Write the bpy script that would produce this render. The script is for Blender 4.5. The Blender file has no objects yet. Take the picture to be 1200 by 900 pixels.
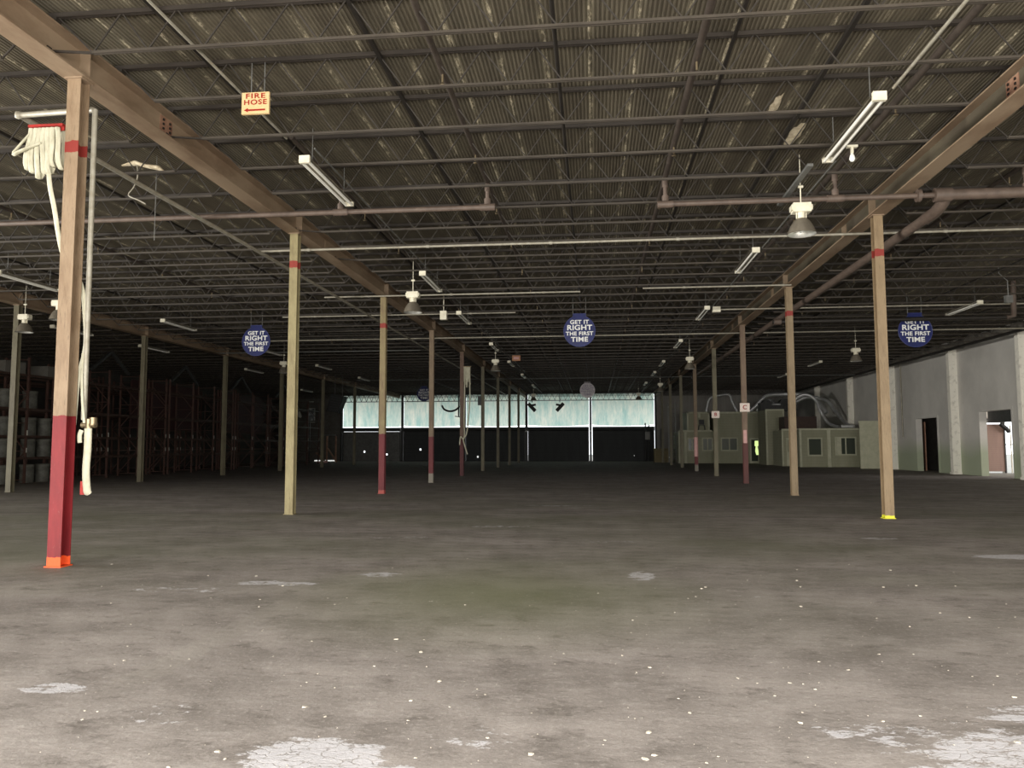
import bpy, math, random
from mathutils import Vector, Matrix
R = random.Random(7)
C = bpy.context.scene.collection
sc = bpy.context.scene
PI = math.pi

# ------------------------------------------------------------------ camera
F_PX, PITCH, YAW, ROLL, EYE = 917.05, .07925, .10413, -.00241, 1.5786
cy, sy, cp, sp, cr, sr = math.cos(YAW), math.sin(YAW), math.cos(PITCH), math.sin(PITCH), math.cos(ROLL), math.sin(ROLL)
xh, yh, zh = Vector((cy, sy, 0)), Vector((-sy, cy, 0)), Vector((0, 0, 1))
fw = cp*yh + sp*zh
uh = cp*zh - sp*yh
rt = cr*xh + sr*uh
up = cr*uh - sr*xh
cam = bpy.data.objects.new('camera', bpy.data.cameras.new('camera'))
C.objects.link(cam)
M = Matrix.Identity(4)
for r in range(3):
    M[r][0], M[r][1], M[r][2] = rt[r], up[r], -fw[r]
M[2][3] = EYE
cam.matrix_world = M
cam.data.sensor_width = 36
cam.data.lens = F_PX/1200*36
cam.data.clip_end = 500
cam.data.clip_start = .05
sc.camera = cam

# ------------------------------------------------------------------ world, daylight through the openings, exposure
W = bpy.data.worlds.new('sky'); sc.world = W; W.use_nodes = True
bg = W.node_tree.nodes['Background']
bg.inputs[0].default_value = (.93, .97, 1, 1)
bg.inputs[1].default_value = 2.5

def area(name, loc, rot, sx, sy_, power, col=(1, 1, 1), spread=PI):
    l = bpy.data.lights.new(name, 'AREA'); l.shape = 'RECTANGLE'; l.size = sx; l.size_y = sy_
    l.energy = power; l.color = col; l.spread = spread
    o = bpy.data.objects.new(name, l); C.objects.link(o); o.location = loc; o.rotation_euler = rot
    return o
# daylight entering the wide front dock opening behind the camera
area('dock_opening_daylight', (1.0, -3.05, 1.75), (PI/2, 0, 0), 28, 2.9, 5700, (1, .955, .885))
# added unseen lamp in a left-wall opening, brightens the grey wall across the hall
area('added_side_light', (-33.9, 6, 1.8), (PI/2, 0, -PI/2), 15, 2.7, 8700, (1, .97, .90), spread=2.2)
# daylight entering the annex on the right through its open side
area('annex_opening_daylight', (29.7, 41, 1.7), (0, PI/2, 0), 3.2, 9, 1100, (1, .90, .86))

vs = sc.view_settings
vs.view_transform = 'Standard'; vs.look = 'None'; vs.exposure = 0.0; vs.gamma = 1; vs.use_curve_mapping = False
sc.cycles.use_denoising = True
sc.cycles.max_bounces = 7
sc.cycles.diffuse_bounces = 5
sc.cycles.sample_clamp_indirect = 6

# ------------------------------------------------------------------ materials
def newmat(name):
    m = bpy.data.materials.new(name); m.use_nodes = True
    nt = m.node_tree; nt.nodes.clear()
    return m, nt
class N:
    def __init__(s, nt): s.nt = nt
    def n(s, t, **k):
        d = s.nt.nodes.new(t)
        for a, v in k.items(): setattr(d, a, v)
        return d
    def l(s, a, b): s.nt.links.new(a, b)
    def coords(s, scale=(1, 1, 1)):
        t = s.n('ShaderNodeTexCoord'); m = s.n('ShaderNodeMapping'); m.inputs['Scale'].default_value = scale
        s.l(t.outputs['Object'], m.inputs[0]); return m.outputs[0]
    def noise(s, vec, scale, detail=4, rough=.6):
        d = s.n('ShaderNodeTexNoise'); s.l(vec, d.inputs['Vector'])
        d.inputs['Scale'].default_value = scale; d.inputs['Detail'].default_value = detail; d.inputs['Roughness'].default_value = rough
        return d.outputs['Fac']
    def ramp(s, v, a, b, lo=0., hi=1.):
        d = s.n('ShaderNodeMapRange'); d.clamp = True
        s.l(v, d.inputs[0]); d.inputs[1].default_value = a; d.inputs[2].default_value = b
        d.inputs[3].default_value = lo; d.inputs[4].default_value = hi
        return d.outputs[0]
    def math(s, op, a, b=None, clamp=False):
        d = s.n('ShaderNodeMath', operation=op); d.use_clamp = clamp
        for i, v in enumerate((a, b)):
            if v is None: continue
            if isinstance(v, (int, float)): d.inputs[i].default_value = v
            else: s.l(v, d.inputs[i])
        return d.outputs[0]
    def mix(s, f, a, b):
        d = s.n('ShaderNodeMix', data_type='RGBA')
        for i, v in ((0, f), (6, a), (7, b)):
            if isinstance(v, (int, float)): d.inputs[i].default_value = v
            elif isinstance(v, tuple): d.inputs[i].default_value = (*v, 1)
            else: s.l(v, d.inputs[i])
        return d.outputs[2]
    def bsdf(s, col, rough=.6, metal=0., spec=.5, bump=None, bs=.3, bd=.02):
        o = s.n('ShaderNodeOutputMaterial'); b = s.n('ShaderNodeBsdfPrincipled')
        if isinstance(col, tuple): b.inputs['Base Color'].default_value = (*col, 1)
        else: s.l(col, b.inputs['Base Color'])
        if isinstance(rough, (int, float)): b.inputs['Roughness'].default_value = rough
        else: s.l(rough, b.inputs['Roughness'])
        b.inputs['Metallic'].default_value = metal
        b.inputs['Specular IOR Level'].default_value = spec
        if bump is not None:
            bp = s.n('ShaderNodeBump'); bp.inputs['Strength'].default_value = bs; bp.inputs['Distance'].default_value = bd
            s.l(bump, bp.inputs['Height']); s.l(bp.outputs[0], b.inputs['Normal'])
        s.l(b.outputs[0], o.inputs[0]); return b

def simple(name, c1, c2=None, scale=3., rough=.6, metal=0., spec=.4, stretch=(1, 1, 1), lo=.35, hi=.65, bump=0.):
    """two-tone noise-worn paint / metal"""
    m, nt = newmat(name); g = N(nt)
    if c2 is None: c2 = tuple(x*.75 for x in c1)
    v = g.coords(stretch)
    n = g.noise(v, scale, 5, .65)
    col = g.mix(g.ramp(n, lo, hi), c1, c2)
    g.bsdf(col, rough, metal, spec, bump=n if bump else None, bs=bump)
    return m

def column_mat(name, base, dark, red_to=None, ring=5.78, kick=None, redcol=(.20, .014, .018), worn=.5):
    m, nt = newmat(name); g = N(nt)
    v = g.coords((1, 1, .25))
    n = g.noise(v, 7, 6, .7)
    col = g.mix(g.ramp(n, .4, .62), base, dark)
    # horizontal scratches / rust runs
    v2 = g.coords((6, 6, .5)); n2 = g.noise(v2, 9, 3, .8)
    col = g.mix(g.ramp(n2, .58, .70, 0, .55), col, (.05, .032, .018))
    t = g.n('ShaderNodeTexCoord'); s = g.n('ShaderNodeSeparateXYZ'); g.l(t.outputs['Object'], s.inputs[0]); z = s.outputs['Z']
    jag = g.math('ADD', z, g.math('MULTIPLY', g.math('SUBTRACT', g.noise(g.coords(), 12, 2), .5), .05))
    chips = g.ramp(g.noise(g.coords((1, 1, .6)), 26, 5, .8), .63, .68)
    if ring:
        a = g.math('MULTIPLY', g.math('GREATER_THAN', jag, ring), g.math('LESS_THAN', jag, ring+.16))
        col = g.mix(g.math('MULTIPLY', a, .9), col, (.22, .012, .012))
    if red_to:
        rc = g.mix(g.ramp(n, .35, .7), redcol, tuple(x*.6 for x in redcol))
        rc = g.mix(g.math('MULTIPLY', chips, worn), rc, (.26, .13, .11))
        col = g.mix(g.math('LESS_THAN', jag, red_to), col, rc)
    if kick:
        col = g.mix(g.math('LESS_THAN', jag, kick[0]), col, kick[1])
    g.bsdf(col, .55, 0, .35, bump=n, bs=.15)
    return m

# ---- floor
def floor_mat():
    m, nt = newmat('worn_concrete'); g = N(nt)
    v = g.coords()
    t = g.n('ShaderNodeTexCoord'); s = g.n('ShaderNodeSeparateXYZ'); g.l(t.outputs['Object'], s.inputs[0])
    X, Y = s.outputs['X'], s.outputs['Y']
    vx = g.coords((.75, 1.15, 1))
    n1 = g.noise(vx, .9, 7, .68); n2 = g.noise(vx, 3.5, 7, .75); n3 = g.noise(v, 26, 5, .75); n4 = g.noise(g.coords((.6, 1, 1)), .22, 4, .55)
    col = g.mix(g.ramp(n1, .36, .64), (.235, .21, .192), (.405, .365, .34))
    col = g.mix(g.ramp(n2, .52, .66, 0, .5), col, (.48, .44, .415))
    col = g.mix(g.ramp(n2, .46, .34, 0, .75), col, (.15, .133, .118))
    col = g.mix(g.ramp(g.noise(v, 60, 3, .7), .55, .7, 0, .45), col, (.16, .14, .12))
    col = g.mix(g.ramp(n3, .54, .68, 0, .5), col, (.56, .52, .48))
    # green algae film in the middle and old dark grime further in
    gmask = g.ramp(n4, .4, .62, 0, .55)
    gy = g.math('MULTIPLY', g.ramp(Y, 6, 9.5), g.ramp(Y, 34, 16))
    col = g.mix(g.math('MULTIPLY', gmask, gy), col, (.175, .185, .115))
    def ell(cx, cy_, rx, ry):
        a = g.math('DIVIDE', g.math('SUBTRACT', X, cx), rx); b = g.math('DIVIDE', g.math('SUBTRACT', Y, cy_), ry)
        return g.math('SQRT', g.math('ADD', g.math('MULTIPLY', a, a), g.math('MULTIPLY', b, b)))
    # green stain
    col = g.mix(g.math('MULTIPLY', g.ramp(ell(-1.1, 8.6, 2.3, 2.6), 1.1, .1), .65), col, (.20, .21, .115))
    # pinkish-white paint residues and cracked white paint
    flake = g.noise(g.coords((.8, 1.6, 1)), 5.5, 8, .72)
    vor = g.n('ShaderNodeTexVoronoi', feature='DISTANCE_TO_EDGE'); g.l(g.coords((1, 1.5, 1)), vor.inputs['Vector']); vor.inputs['Scale'].default_value = 11
    wv = g.n('ShaderNodeVectorMath', operation='ADD'); nz = g.n('ShaderNodeTexNoise'); g.l(g.coords(), nz.inputs['Vector']); nz.inputs['Scale'].default_value = 7; nz.inputs['Detail'].default_value = 4
    sc_ = g.n('ShaderNodeVectorMath', operation='SCALE'); g.l(nz.outputs['Color'], sc_.inputs[0]); sc_.inputs['Scale'].default_value = .16
    g.l(g.coords((.8, 1.5, 1)), wv.inputs[0]); g.l(sc_.outputs[0], wv.inputs[1]); g.l(wv.outputs[0], vor.inputs['Vector'])
    crack = g.ramp(vor.outputs['Distance'], .008, .05)
    tot = None
    for cx, cy2, rx, ry, st in ((-1.42, 3.98, .55, .38, 1.15), (-1.15, 3.75, .6, .35, 1.0), (2.3, 4.25, 1.15, .85, .96), (1.2, 3.8, 1.1, .42, .94), (2.6, 5.0, .6, .3, .9), (1.6, 4.6, .7, .3, .82), (-.5, 3.7, .5, .25, .85), (-3.55, 4.95, .42, .17, .95), (-2.55, 4.55, .5, .35, .72),
                                (-.65, 4.35, .55, .35, .72), (-3.9, 9.0, 1.4, .7, .62), (-4.6, 8.4, 1.1, .35, .75), (.57, 9.8, .3, .55, .92), (-3.7, 8.9, .9, .25, .9), (-2.6, 9.6, .5, .3, .88), (.2, 13.2, 1.0, .3, .7), (-3.4, 13.5, 1.2, .3, .75),
                                (6.0, 11.9, .9, .35, 1.25), (6.9, 10.9, .8, .3, 1.3), (4.8, 14.0, .5, .25, .9), (1.8, 8.6, .8, .5, .6), (-6, 7, 1.1, .5, .62), (-1.9, 15.5, 1.2, .3, .8), (3.2, 9.6, 1.2, .5, .55),
                                (-1.0, 21, 2, .35, .8), (1.4, 19.5, 1.6, .3, .7), (2.6, 18.3, 1.2, .25, .75), (13.5, 38, 2.2, .8, .8), (-3.2, 3.9, .9, .5, .6)):
        e = g.math('MULTIPLY', g.ramp(ell(cx, cy2, rx, ry), 1.25, .45), st)
        tot = e if tot is None else g.math('MAXIMUM', tot, e)
    msk = g.math('ADD', flake, g.math('MULTIPLY', g.math('SUBTRACT', tot, 1), .55))
    msk = g.ramp(g.math('ADD', msk, g.math('MULTIPLY', g.math('SUBTRACT', n3, .5), .25)), .40, .45)
    msk = g.math('MULTIPLY', msk, g.math('ADD', g.math('MULTIPLY', crack, .7), .3))
    col = g.mix(g.math('MULTIPLY', msk, .85), col, (.66, .65, .68))
    # pale control joint patch line
    d = g.math('ABSOLUTE', g.math('SUBTRACT', X, -3.12))
    j = g.math('MULTIPLY', g.ramp(d, .16, .12), g.math('MULTIPLY', g.ramp(Y, 4.8, 5.3), g.ramp(Y, 9, 7)))
    col = g.mix(g.math('MULTIPLY', j, .28), col, (.4, .37, .33))
    for jx in (4.4,):
        d = g.math('ABSOLUTE', g.math('SUBTRACT', X, jx)); col = g.mix(g.math('MULTIPLY', g.ramp(d, .018, .01), .12), col, (.07, .06, .05))
    for jy in (17.9, 33.9):
        d = g.math('ABSOLUTE', g.math('SUBTRACT', Y, jy)); col = g.mix(g.math('MULTIPLY', g.ramp(d, .03, .02), .5), col, (.07, .06, .05))
    bump = g.math('ADD', g.math('MULTIPLY', n3, .4), g.math('ADD', n2, g.math('MULTIPLY', msk, .3)))
    g.bsdf(col, g.ramp(n1, .3, .7, .65, .9), 0, .2, bump=bump, bs=.35, bd=.02)
    return m

def deck_mat():
    m, nt = newmat('rusty_roof_deck'); g = N(nt)
    t = g.n('ShaderNodeTexCoord'); s = g.n('ShaderNodeSeparateXYZ'); g.l(t.outputs['Object'], s.inputs[0])
    X, Y = s.outputs['X'], s.outputs['Y']
    n = g.noise(g.coords((1, .12, 1)), 3.5, 6, .7); n2 = g.noise(g.coords((1, .35, 1)), 1.1, 4, .6)
    col = g.mix(g.ramp(n, .35, .65), (.086, .074, .054), (.140, .121, .086))
    col = g.mix(g.ramp(n2, .5, .7, 0, .5), col, (.07, .055, .038))
    # peeling pale side laps every 0.66 m
    wob = g.math('ADD', X, g.math('MULTIPLY', g.math('SUBTRACT', g.noise(g.coords((1, .3, 1)), 3, 3), .5), .10))
    f = g.math('ABSOLUTE', g.math('SUBTRACT', g.math('FRACT', g.math('MULTIPLY', wob, 1/.66)), .5))   # .5 at laps
    lap = g.ramp(f, .445, .475)
    # patchy along Y
    pn = g.noise(g.coords((3.1, 1.0, 1)), 1.5, 7, .78)
    lap = g.math('MULTIPLY', lap, g.ramp(pn, .49, .56))
    fine = g.ramp(g.noise(g.coords((2, .7, 1)), 22, 4, .8), .40, .56)
    col = g.mix(g.math('MULTIPLY', lap, g.math('MULTIPLY', fine, .95)), col, (.86, .76, .56))
    # wider faded lap halo
    lap2 = g.math('MULTIPLY', g.ramp(f, .34, .46), g.ramp(pn, .38, .58, 0, .5))
    col = g.mix(lap2, col, (.22, .195, .135))
    sp_ = g.ramp(g.noise(g.coords(), 40, 3, .7), .68, .74, 0, .5)
    col = g.mix(sp_, col, (.4, .3, .18))
    g.bsdf(col, .75, 0, .25)
    return m

def wall_mat():
    m, nt = newmat('peeling_grey_wall'); g = N(nt)
    t = g.n('ShaderNodeTexCoord'); s = g.n('ShaderNodeSeparateXYZ'); g.l(t.outputs['Object'], s.inputs[0]); Z = s.outputs['Z']
    n = g.noise(g.coords(), .5, 6, .65); n2 = g.noise(g.coords(), 4, 6, .75)
    col = g.mix(g.ramp(n, .35, .65), (.62, .595, .55), (.52, .50, .465))
    col = g.mix(g.ramp(n2, .62, .7, 0, .35), col, (.36, .34, .31))
    zz = g.math('ADD', Z, g.math('MULTIPLY', n, 1.2))
    col = g.mix(g.ramp(zz, 2.6, 1.6, 0, .8), col, (.32, .37, .24))   # painted green dado
    g.bsdf(col, .8, 0, .2, bump=n2, bs=.2)
    return m

def ribbed_mat(name, c1, c2, axis='X', pitch=.3):
    m, nt = newmat(name); g = N(nt)
    t = g.n('ShaderNodeTexCoord'); s = g.n('ShaderNodeSeparateXYZ'); g.l(t.outputs['Object'], s.inputs[0])
    w = g.math('FRACT', g.math('MULTIPLY', s.outputs[axis], 1/pitch))
    n = g.noise(g.coords((1, 1, .2)), 1.5, 5, .7)
    col = g.mix(g.ramp(n, .35, .65), c1, c2)
    col = g.mix(g.math('MULTIPLY', g.math('LESS_THAN', w, .08), .35), col, tuple(x*.45 for x in c1))
    g.bsdf(col, .65, 0, .3)
    return m

def sheet_mat():
    m, nt = newmat('translucent_fibreglass'); g = N(nt)
    n = g.noise(g.coords((1, 1, .25)), 2.2, 6, .75); n2 = g.noise(g.coords((6, 1, .25)), 3, 3, .6)
    col = g.mix(g.ramp(n, .35, .66), (.42, .62, .56), (.86, .86, .74))
    col = g.mix(g.ramp(n2, .5, .75, 0, .5), col, (.30, .48, .44))
    o = g.n('ShaderNodeOutputMaterial'); tr = g.n('ShaderNodeBsdfTranslucent'); g.l(col, tr.inputs[0])
    d = g.n('ShaderNodeBsdfDiffuse'); g.l(col, d.inputs[0])
    mx = g.n('ShaderNodeMixShader'); mx.inputs[0].default_value = .15
    g.l(tr.outputs[0], mx.inputs[1]); g.l(d.outputs[0], mx.inputs[2]); g.l(mx.outputs[0], o.inputs[0])
    return m

def emis(name, col, st):
    m, nt = newmat(name); g = N(nt); o = g.n('ShaderNodeOutputMaterial'); e = g.n('ShaderNodeEmission')
    e.inputs[0].default_value = (*col, 1); e.inputs[1].default_value = st; g.l(e.outputs[0], o.inputs[0]); return m

def glass_mat():
    m, nt = newmat('dusty_office_glass'); g = N(nt)
    b = g.bsdf((.055, .065, .05), .12, 0, .6); return m

def foil_mat():
    m, nt = newmat('crinkled_foil'); g = N(nt)
    v = g.coords(); n = g.noise(v, 14, 4, .7)
    g.bsdf((.85, .85, .85), .3, .75, .5, bump=n, bs=1, bd=.05); return m

MT = dict(
    floor=floor_mat(), deck=deck_mat(), wall=wall_mat(), sheet=sheet_mat(), glass=glass_mat(), foil=foil_mat(),
    joist=simple('brown_joist_paint', (.036, .029, .023), (.024, .019, .015), 5, .6, stretch=(.3, 1, 1)),
    web=simple('dark_web_rod', (.034, .028, .022), (.024, .02, .016), 5, .7),
    joistlo=simple('dusty_joist_chord', (.062, .051, .039), (.036, .029, .022), 6, .65, stretch=(.3, 1, 1)),
    girder=simple('tan_girder_paint', (.285, .21, .14), (.20, .135, .085), 1.6, .6, stretch=(1, .35, 1), lo=.42, hi=.62, bump=.15),
    girderweb=simple('dark_girder_web', (.10, .085, .055), (.07, .056, .04), 2, .7, stretch=(1, .35, 1)),  # darker olive-brown for the web plate of the right girder
    rust=simple('rust_primer', (.21, .10, .065), (.33, .20, .13), 3, .75),
    pipe=simple('red_oxide_pipe', (.12, .088, .069), (.08, .058, .046), 6, .55),
    darkpipe=simple('sooty_pipe', (.022, .018, .015), (.014, .012, .010), 5, .5),
    branch=simple('grimy_branch_pipe', (.06, .047, .038), (.04, .031, .025), 6, .5),
    conduit=simple('galvanised_conduit', (.36, .34, .28), (.26, .235, .18), 8, .5, .2),
    white=simple('yellowed_white_enamel', (.78, .74, .60), (.62, .58, .45), 6, .4),
    fixture=simple('dusty_fixture_tray', (.34, .31, .25), (.25, .225, .18), 6, .45),
    tube=simple('fluorescent_tube', (.88, .87, .80), (.8, .78, .7), 2, .25),
    alum=simple('spun_aluminium', (.21, .185, .145), (.15, .13, .10), 5, .4, .3),
    inner=simple('reflector_lining', (.95, .95, .9), (.85, .85, .78), 8, .35, .85),
    lamp=simple('lamp_glass', (.8, .82, .78), (.7, .7, .66), 8, .1),
    hose=simple('canvas_hose', (.56, .54, .42), (.38, .36, .26), 14, .8, stretch=(1, 1, .3)),
    red=simple('red_paint', (.36, .025, .02), (.24, .02, .015), 8, .5),
    brass=simple('tarnished_brass', (.30, .24, .15), (.2, .15, .09), 9, .4, .7),
    black=simple('black_plastic', (.02, .02, .02), (.012, .012, .012), 6, .5),
    blue=simple('blue_sign_face', (.020, .026, .125), (.014, .02, .09), 3, .3),
    bluerim=simple('sign_rim', (.06, .07, .22), (.04, .05, .16), 3, .3),
    lettering=simple('white_lettering', (.85, .86, .84), (.8, .8, .78), 3, .5),
    paleface=simple('glare_sign_face', (.62, .58, .58), (.42, .38, .42), 9, .25),  # glare on the distant sign put into its pale colour
    paleletter=simple('glare_sign_lettering', (.30, .26, .33), (.24, .2, .27), 3, .5),  # letters paled to go with the painted glare
    cream=simple('cream_sign_face', (.66, .47, .25), (.60, .42, .21), 3, .4),
    redletter=simple('red_lettering', (.30, .012, .006), (.25, .01, .006), 3, .5),
    orange=simple('orange_sign_face', (.42, .19, .09), (.34, .15, .07), 3, .5),
    pilaster=simple('chalky_pilaster', (.80, .77, .68), (.58, .55, .48), 3.5, .85, lo=.52, hi=.68, bump=.3),
    rackpost=simple('dull_red_rack_post', (.075, .036, .026), (.05, .025, .019), 5, .6),
    rackbeam=simple('brown_rack_beam', (.06, .033, .024), (.04, .023, .017), 5, .6),
    rackpanel=simple('dark_red_panel', (.038, .011, .011), (.025, .009, .009), 3, .6),
    sticker=simple('white_sticker', (.6, .58, .52), (.5, .48, .42), 3, .5),
    drum=simple('grey_fibre_drum', (.12, .12, .10), (.06, .057, .047), 4, .6),
    drumtop=simple('drum_lid', (.12, .12, .1), (.09, .085, .07), 4, .6),
    carton=simple('dusty_carton', (.13, .125, .11), (.10, .09, .075), 3, .8),
    ply=simple('plywood', (.23, .19, .10), (.17, .14, .075), 2.5, .8, stretch=(.4, 1, 3)),
    office=ribbed_mat('office_panel', (.34, .33, .235), (.28, .28, .19), 'Z', .22),
    trim=simple('office_trim', (.52, .51, .38), (.42, .42, .30), 3, .6),
    officeinside=simple('unlit_office_inside', (.06, .06, .045), (.045, .045, .035), 3, .8),
    metalwall=ribbed_mat('ribbed_metal_wall', (.36, .34, .31), (.27, .255, .23), 'X', .30),
    dockdoor=ribbed_mat('dock_door_slats', (.055, .058, .058), (.042, .044, .045), 'Z', .45),
    shutter=ribbed_mat('brown_shutter', (.30, .20, .16), (.24, .16, .13), 'Z', .12),
    steel=simple('dark_steel', (.05, .05, .048), (.032, .032, .03), 4, .5),
    greysteel=simple('grey_steel', (.18, .18, .17), (.12, .12, .11), 4, .5, .3),
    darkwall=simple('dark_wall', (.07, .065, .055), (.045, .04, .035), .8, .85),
    ground=simple('outdoor_concrete', (.34, .33, .30), (.28, .27, .24), .5, .9),
    glow=emis('foliage_glow_emission', (.80, 1.0, .38), 1.0),  # emission stands in for sunlit greenery behind the panes
    chip=simple('pale_chip', (.62, .57, .48), (.34, .30, .25), 30, .8),
    wrap=simple('grey_pipe_wrap', (.16, .145, .12), (.05, .045, .04), 3, .8, bump=.8),
    foam=simple('torn_insulation', (.70, .62, .46), (.42, .34, .22), 9, .9, bump=.8),
    paper=simple('poster_paper', (.55, .56, .55), (.16, .17, .18), 2.2, .6, lo=.44, hi=.5),
    pinklabel=simple('pink_label', (.62, .36, .34), (.5, .28, .26), 6, .6),
    signwhite=simple('sign_white', (.72, .62, .56), (.66, .56, .5), 3, .5),
)

# ------------------------------------------------------------------ mesh builder
class MB:
    def __init__(s): s.v = []; s.f = []; s.sm = []
    def add(s, vs_, fs, smooth=False):
        o = len(s.v); s.v += [tuple(p) for p in vs_]; s.f += [tuple(i+o for i in f) for f in fs]; s.sm += [smooth]*len(fs); return s
    def box(s, x0, x1, y0, y1, z0, z1):
        return s.add([(x0, y0, z0), (x1, y0, z0), (x1, y1, z0), (x0, y1, z0), (x0, y0, z1), (x1, y0, z1), (x1, y1, z1), (x0, y1, z1)],
                     [(0, 3, 2, 1), (4, 5, 6, 7), (0, 1, 5, 4), (1, 2, 6, 5), (2, 3, 7, 6), (3, 0, 4, 7)])
    def bar(s, a, b, w, h=None, upv=(0, 0, 1)):
        """rectangular bar from a to b"""
        a, b = Vector(a), Vector(b); h = h or w; d = (b-a).normalized(); u = Vector(upv)
        if abs(d.dot(u)) > .98: u = Vector((1, 0, 0))
        x = d.cross(u).normalized()*(w/2); y = x.cross(d).normalized()*(h/2)
        return s.add([a-x-y, a+x-y, a+x+y, a-x+y, b-x-y, b+x-y, b+x+y, b-x+y], [(0, 3, 2, 1), (4, 5, 6, 7), (0, 1, 5, 4), (1, 2, 6, 5), (2, 3, 7, 6), (3, 0, 4, 7)])
    def tube(s, pts, r, seg=8, caps=True, flat=1.):
        pts = [Vector(p) for p in pts]; rs = r if isinstance(r, (list, tuple)) else [r]*len(pts); rings = []
        prev = None
        for i, p in enumerate(pts):
            d = (pts[min(i+1, len(pts)-1)]-pts[max(i-1, 0)]).normalized()
            if prev is None:
                u = Vector((0, 0, 1)) if abs(d.z) < .9 else Vector((0, 1, 0))
                x = d.cross(u).normalized()
            else:
                x = (prev-d*prev.dot(d)).normalized()
            prev = x; y = x.cross(d)
            rings.append([p+(x*math.cos(2*PI*k/seg)+y*math.sin(2*PI*k/seg)*flat)*rs[i] for k in range(seg)])
        vs_ = [q for rg in rings for q in rg]; fs = []
        for i in range(len(pts)-1):
            for k in range(seg):
                a = i*seg+k; b = i*seg+(k+1) % seg; fs.append((a, b, b+seg, a+seg))
        s.add(vs_, fs, seg > 5)
        if caps: s.add(rings[0], [tuple(range(seg-1, -1, -1))]); s.add(rings[-1], [tuple(range(seg))])
        return s
    def lathe(s, prof, c=(0, 0, 0), seg=24, smooth=True):
        vs_ = [(c[0]+r*math.cos(2*PI*k/seg), c[1]+r*math.sin(2*PI*k/seg), c[2]+z) for r, z in prof for k in range(seg)]; fs = []
        for i in range(len(prof)-1):
            for k in range(seg):
                a = i*seg+k; b = i*seg+(k+1) % seg; fs.append((a, b, b+seg, a+seg))
        return s.add(vs_, fs, smooth)
    def prism_y(s, poly, y0, y1):
        n = len(poly)
        return s.add([(x, y0, z) for x, z in poly]+[(x, y1, z) for x, z in poly],
                     [tuple(range(n)), tuple(range(2*n-1, n-1, -1))]+[(i, i+n, (i+1) % n+n, (i+1) % n) for i in range(n)])
    def build(s, name, mat, parent=None, loc=(0, 0, 0)):
        me = bpy.data.meshes.new(name); me.from_pydata(s.v, [], s.f)
        me.polygons.foreach_set('use_smooth', s.sm); me.materials.append(MT[mat] if isinstance(mat, str) else mat); me.update()
        o = bpy.data.objects.new(name, me); C.objects.link(o); o.location = loc
        if parent: o.parent = parent
        return o
def tag(o, label=None, cat=None, group=None, kind=None):
    if label: o['label'] = label
    if cat: o['category'] = cat
    if group: o['group'] = group
    if kind: o['kind'] = kind
    return o
def thing(name, label, cat, loc=(0, 0, 0), rz=0, group=None):
    o = bpy.data.objects.new(name, None); o.empty_display_size = .1; C.objects.link(o); o.location = loc; o.rotation_euler = (0, 0, rz)
    return tag(o, label, cat, group)
kids = {}
def copy_tree(o, loc=None, rz=None, label=None, group=None, parent=None):
    c = o.copy(); C.objects.link(c)
    if parent: c.parent = parent
    if loc is not None: c.location = loc
    if rz is not None: c.rotation_euler = (0, 0, rz)
    if label: c['label'] = label
    if group: c['group'] = group
    for ch in list(o.children):
        copy_tree(ch, parent=c)
    return c
def panel(x0, x1, z0, z1, holes, y0, y1, axis='x'):
    """wall slab along x (or y) with rectangular holes [(a0,a1,b0,b1)] cut right through"""
    xs = sorted({x0, x1, *[h[0] for h in holes], *[h[1] for h in holes]}); zs = sorted({z0, z1, *[h[2] for h in holes], *[h[3] for h in holes]})
    xs = [x for x in xs if x0 <= x <= x1]; zs = [z for z in zs if z0 <= z <= z1]
    m = MB()
    for i in range(len(xs)-1):
        j = 0
        while j < len(zs)-1:
            def hole(j): 
                cx, cz = (xs[i]+xs[i+1])/2, (zs[j]+zs[j+1])/2
                return any(h[0] < cx < h[1] and h[2] < cz < h[3] for h in holes)
            if hole(j): j += 1; continue
            k = j
            while k+1 < len(zs)-1 and not hole(k+1): k += 1
            if axis == 'x': m.box(xs[i], xs[i+1], y0, y1, zs[j], zs[k+1])
            else: m.box(y0, y1, xs[i], xs[i+1], zs[j], zs[k+1])
            j = k+1
    return m
def text(body, size, mat, parent, loc, rot=(PI/2, 0, 0), name='lettering', bold=.012, sx=1., depth=.004, gap=1.06):
    cu = bpy.data.curves.new(name, 'FONT'); cu.body = body; cu.size = size; cu.align_x = 'CENTER'; cu.align_y = 'CENTER'; cu.space_character = gap
    cu.offset = bold*size; cu.extrude = depth; cu.materials.append(MT[mat])
    tmp = bpy.data.objects.new(name+'_source', cu); C.objects.link(tmp)
    dg = bpy.context.evaluated_depsgraph_get(); dg.update()
    me = bpy.data.meshes.new_from_object(tmp.evaluated_get(dg)); me.name = name
    if not me.materials: me.materials.append(MT[mat])
    bpy.data.objects.remove(tmp); bpy.data.curves.remove(cu)
    o = bpy.data.objects.new(name, me); C.objects.link(o); o.parent = parent; o.location = loc; o.rotation_euler = rot; o.scale = (sx, 1, 1)
    return o

# ------------------------------------------------------------------ dimensions
XL, XR, XF, XW, XE = -7.106, 6.321, -20.575, 19.75, -34.0
D0, S, H, YB = 9.882, 8.0, 6.687, 81.9
GT = 7.13           # girder top
ZB, ZT, ZD = 6.72, 7.25, 7.31   # joist bottom chord, top chord, deck
YF = -3.2

# ------------------------------------------------------------------ setting
tag(MB().box(XE-.2, XW+.3, YF, YB+.1, -.2, 0).build('floor', 'floor'), kind='structure')
tag(MB().box(-90, 90, -60, 160, -.4, -.21).build('ground_outside', 'ground'), 'pale concrete ground outside the building', kind='structure')
tag(MB().box(-34, 30, YB+.1, YB+16, -.2, -.02).build('dock_apron', 'ground'), kind='structure')
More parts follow.
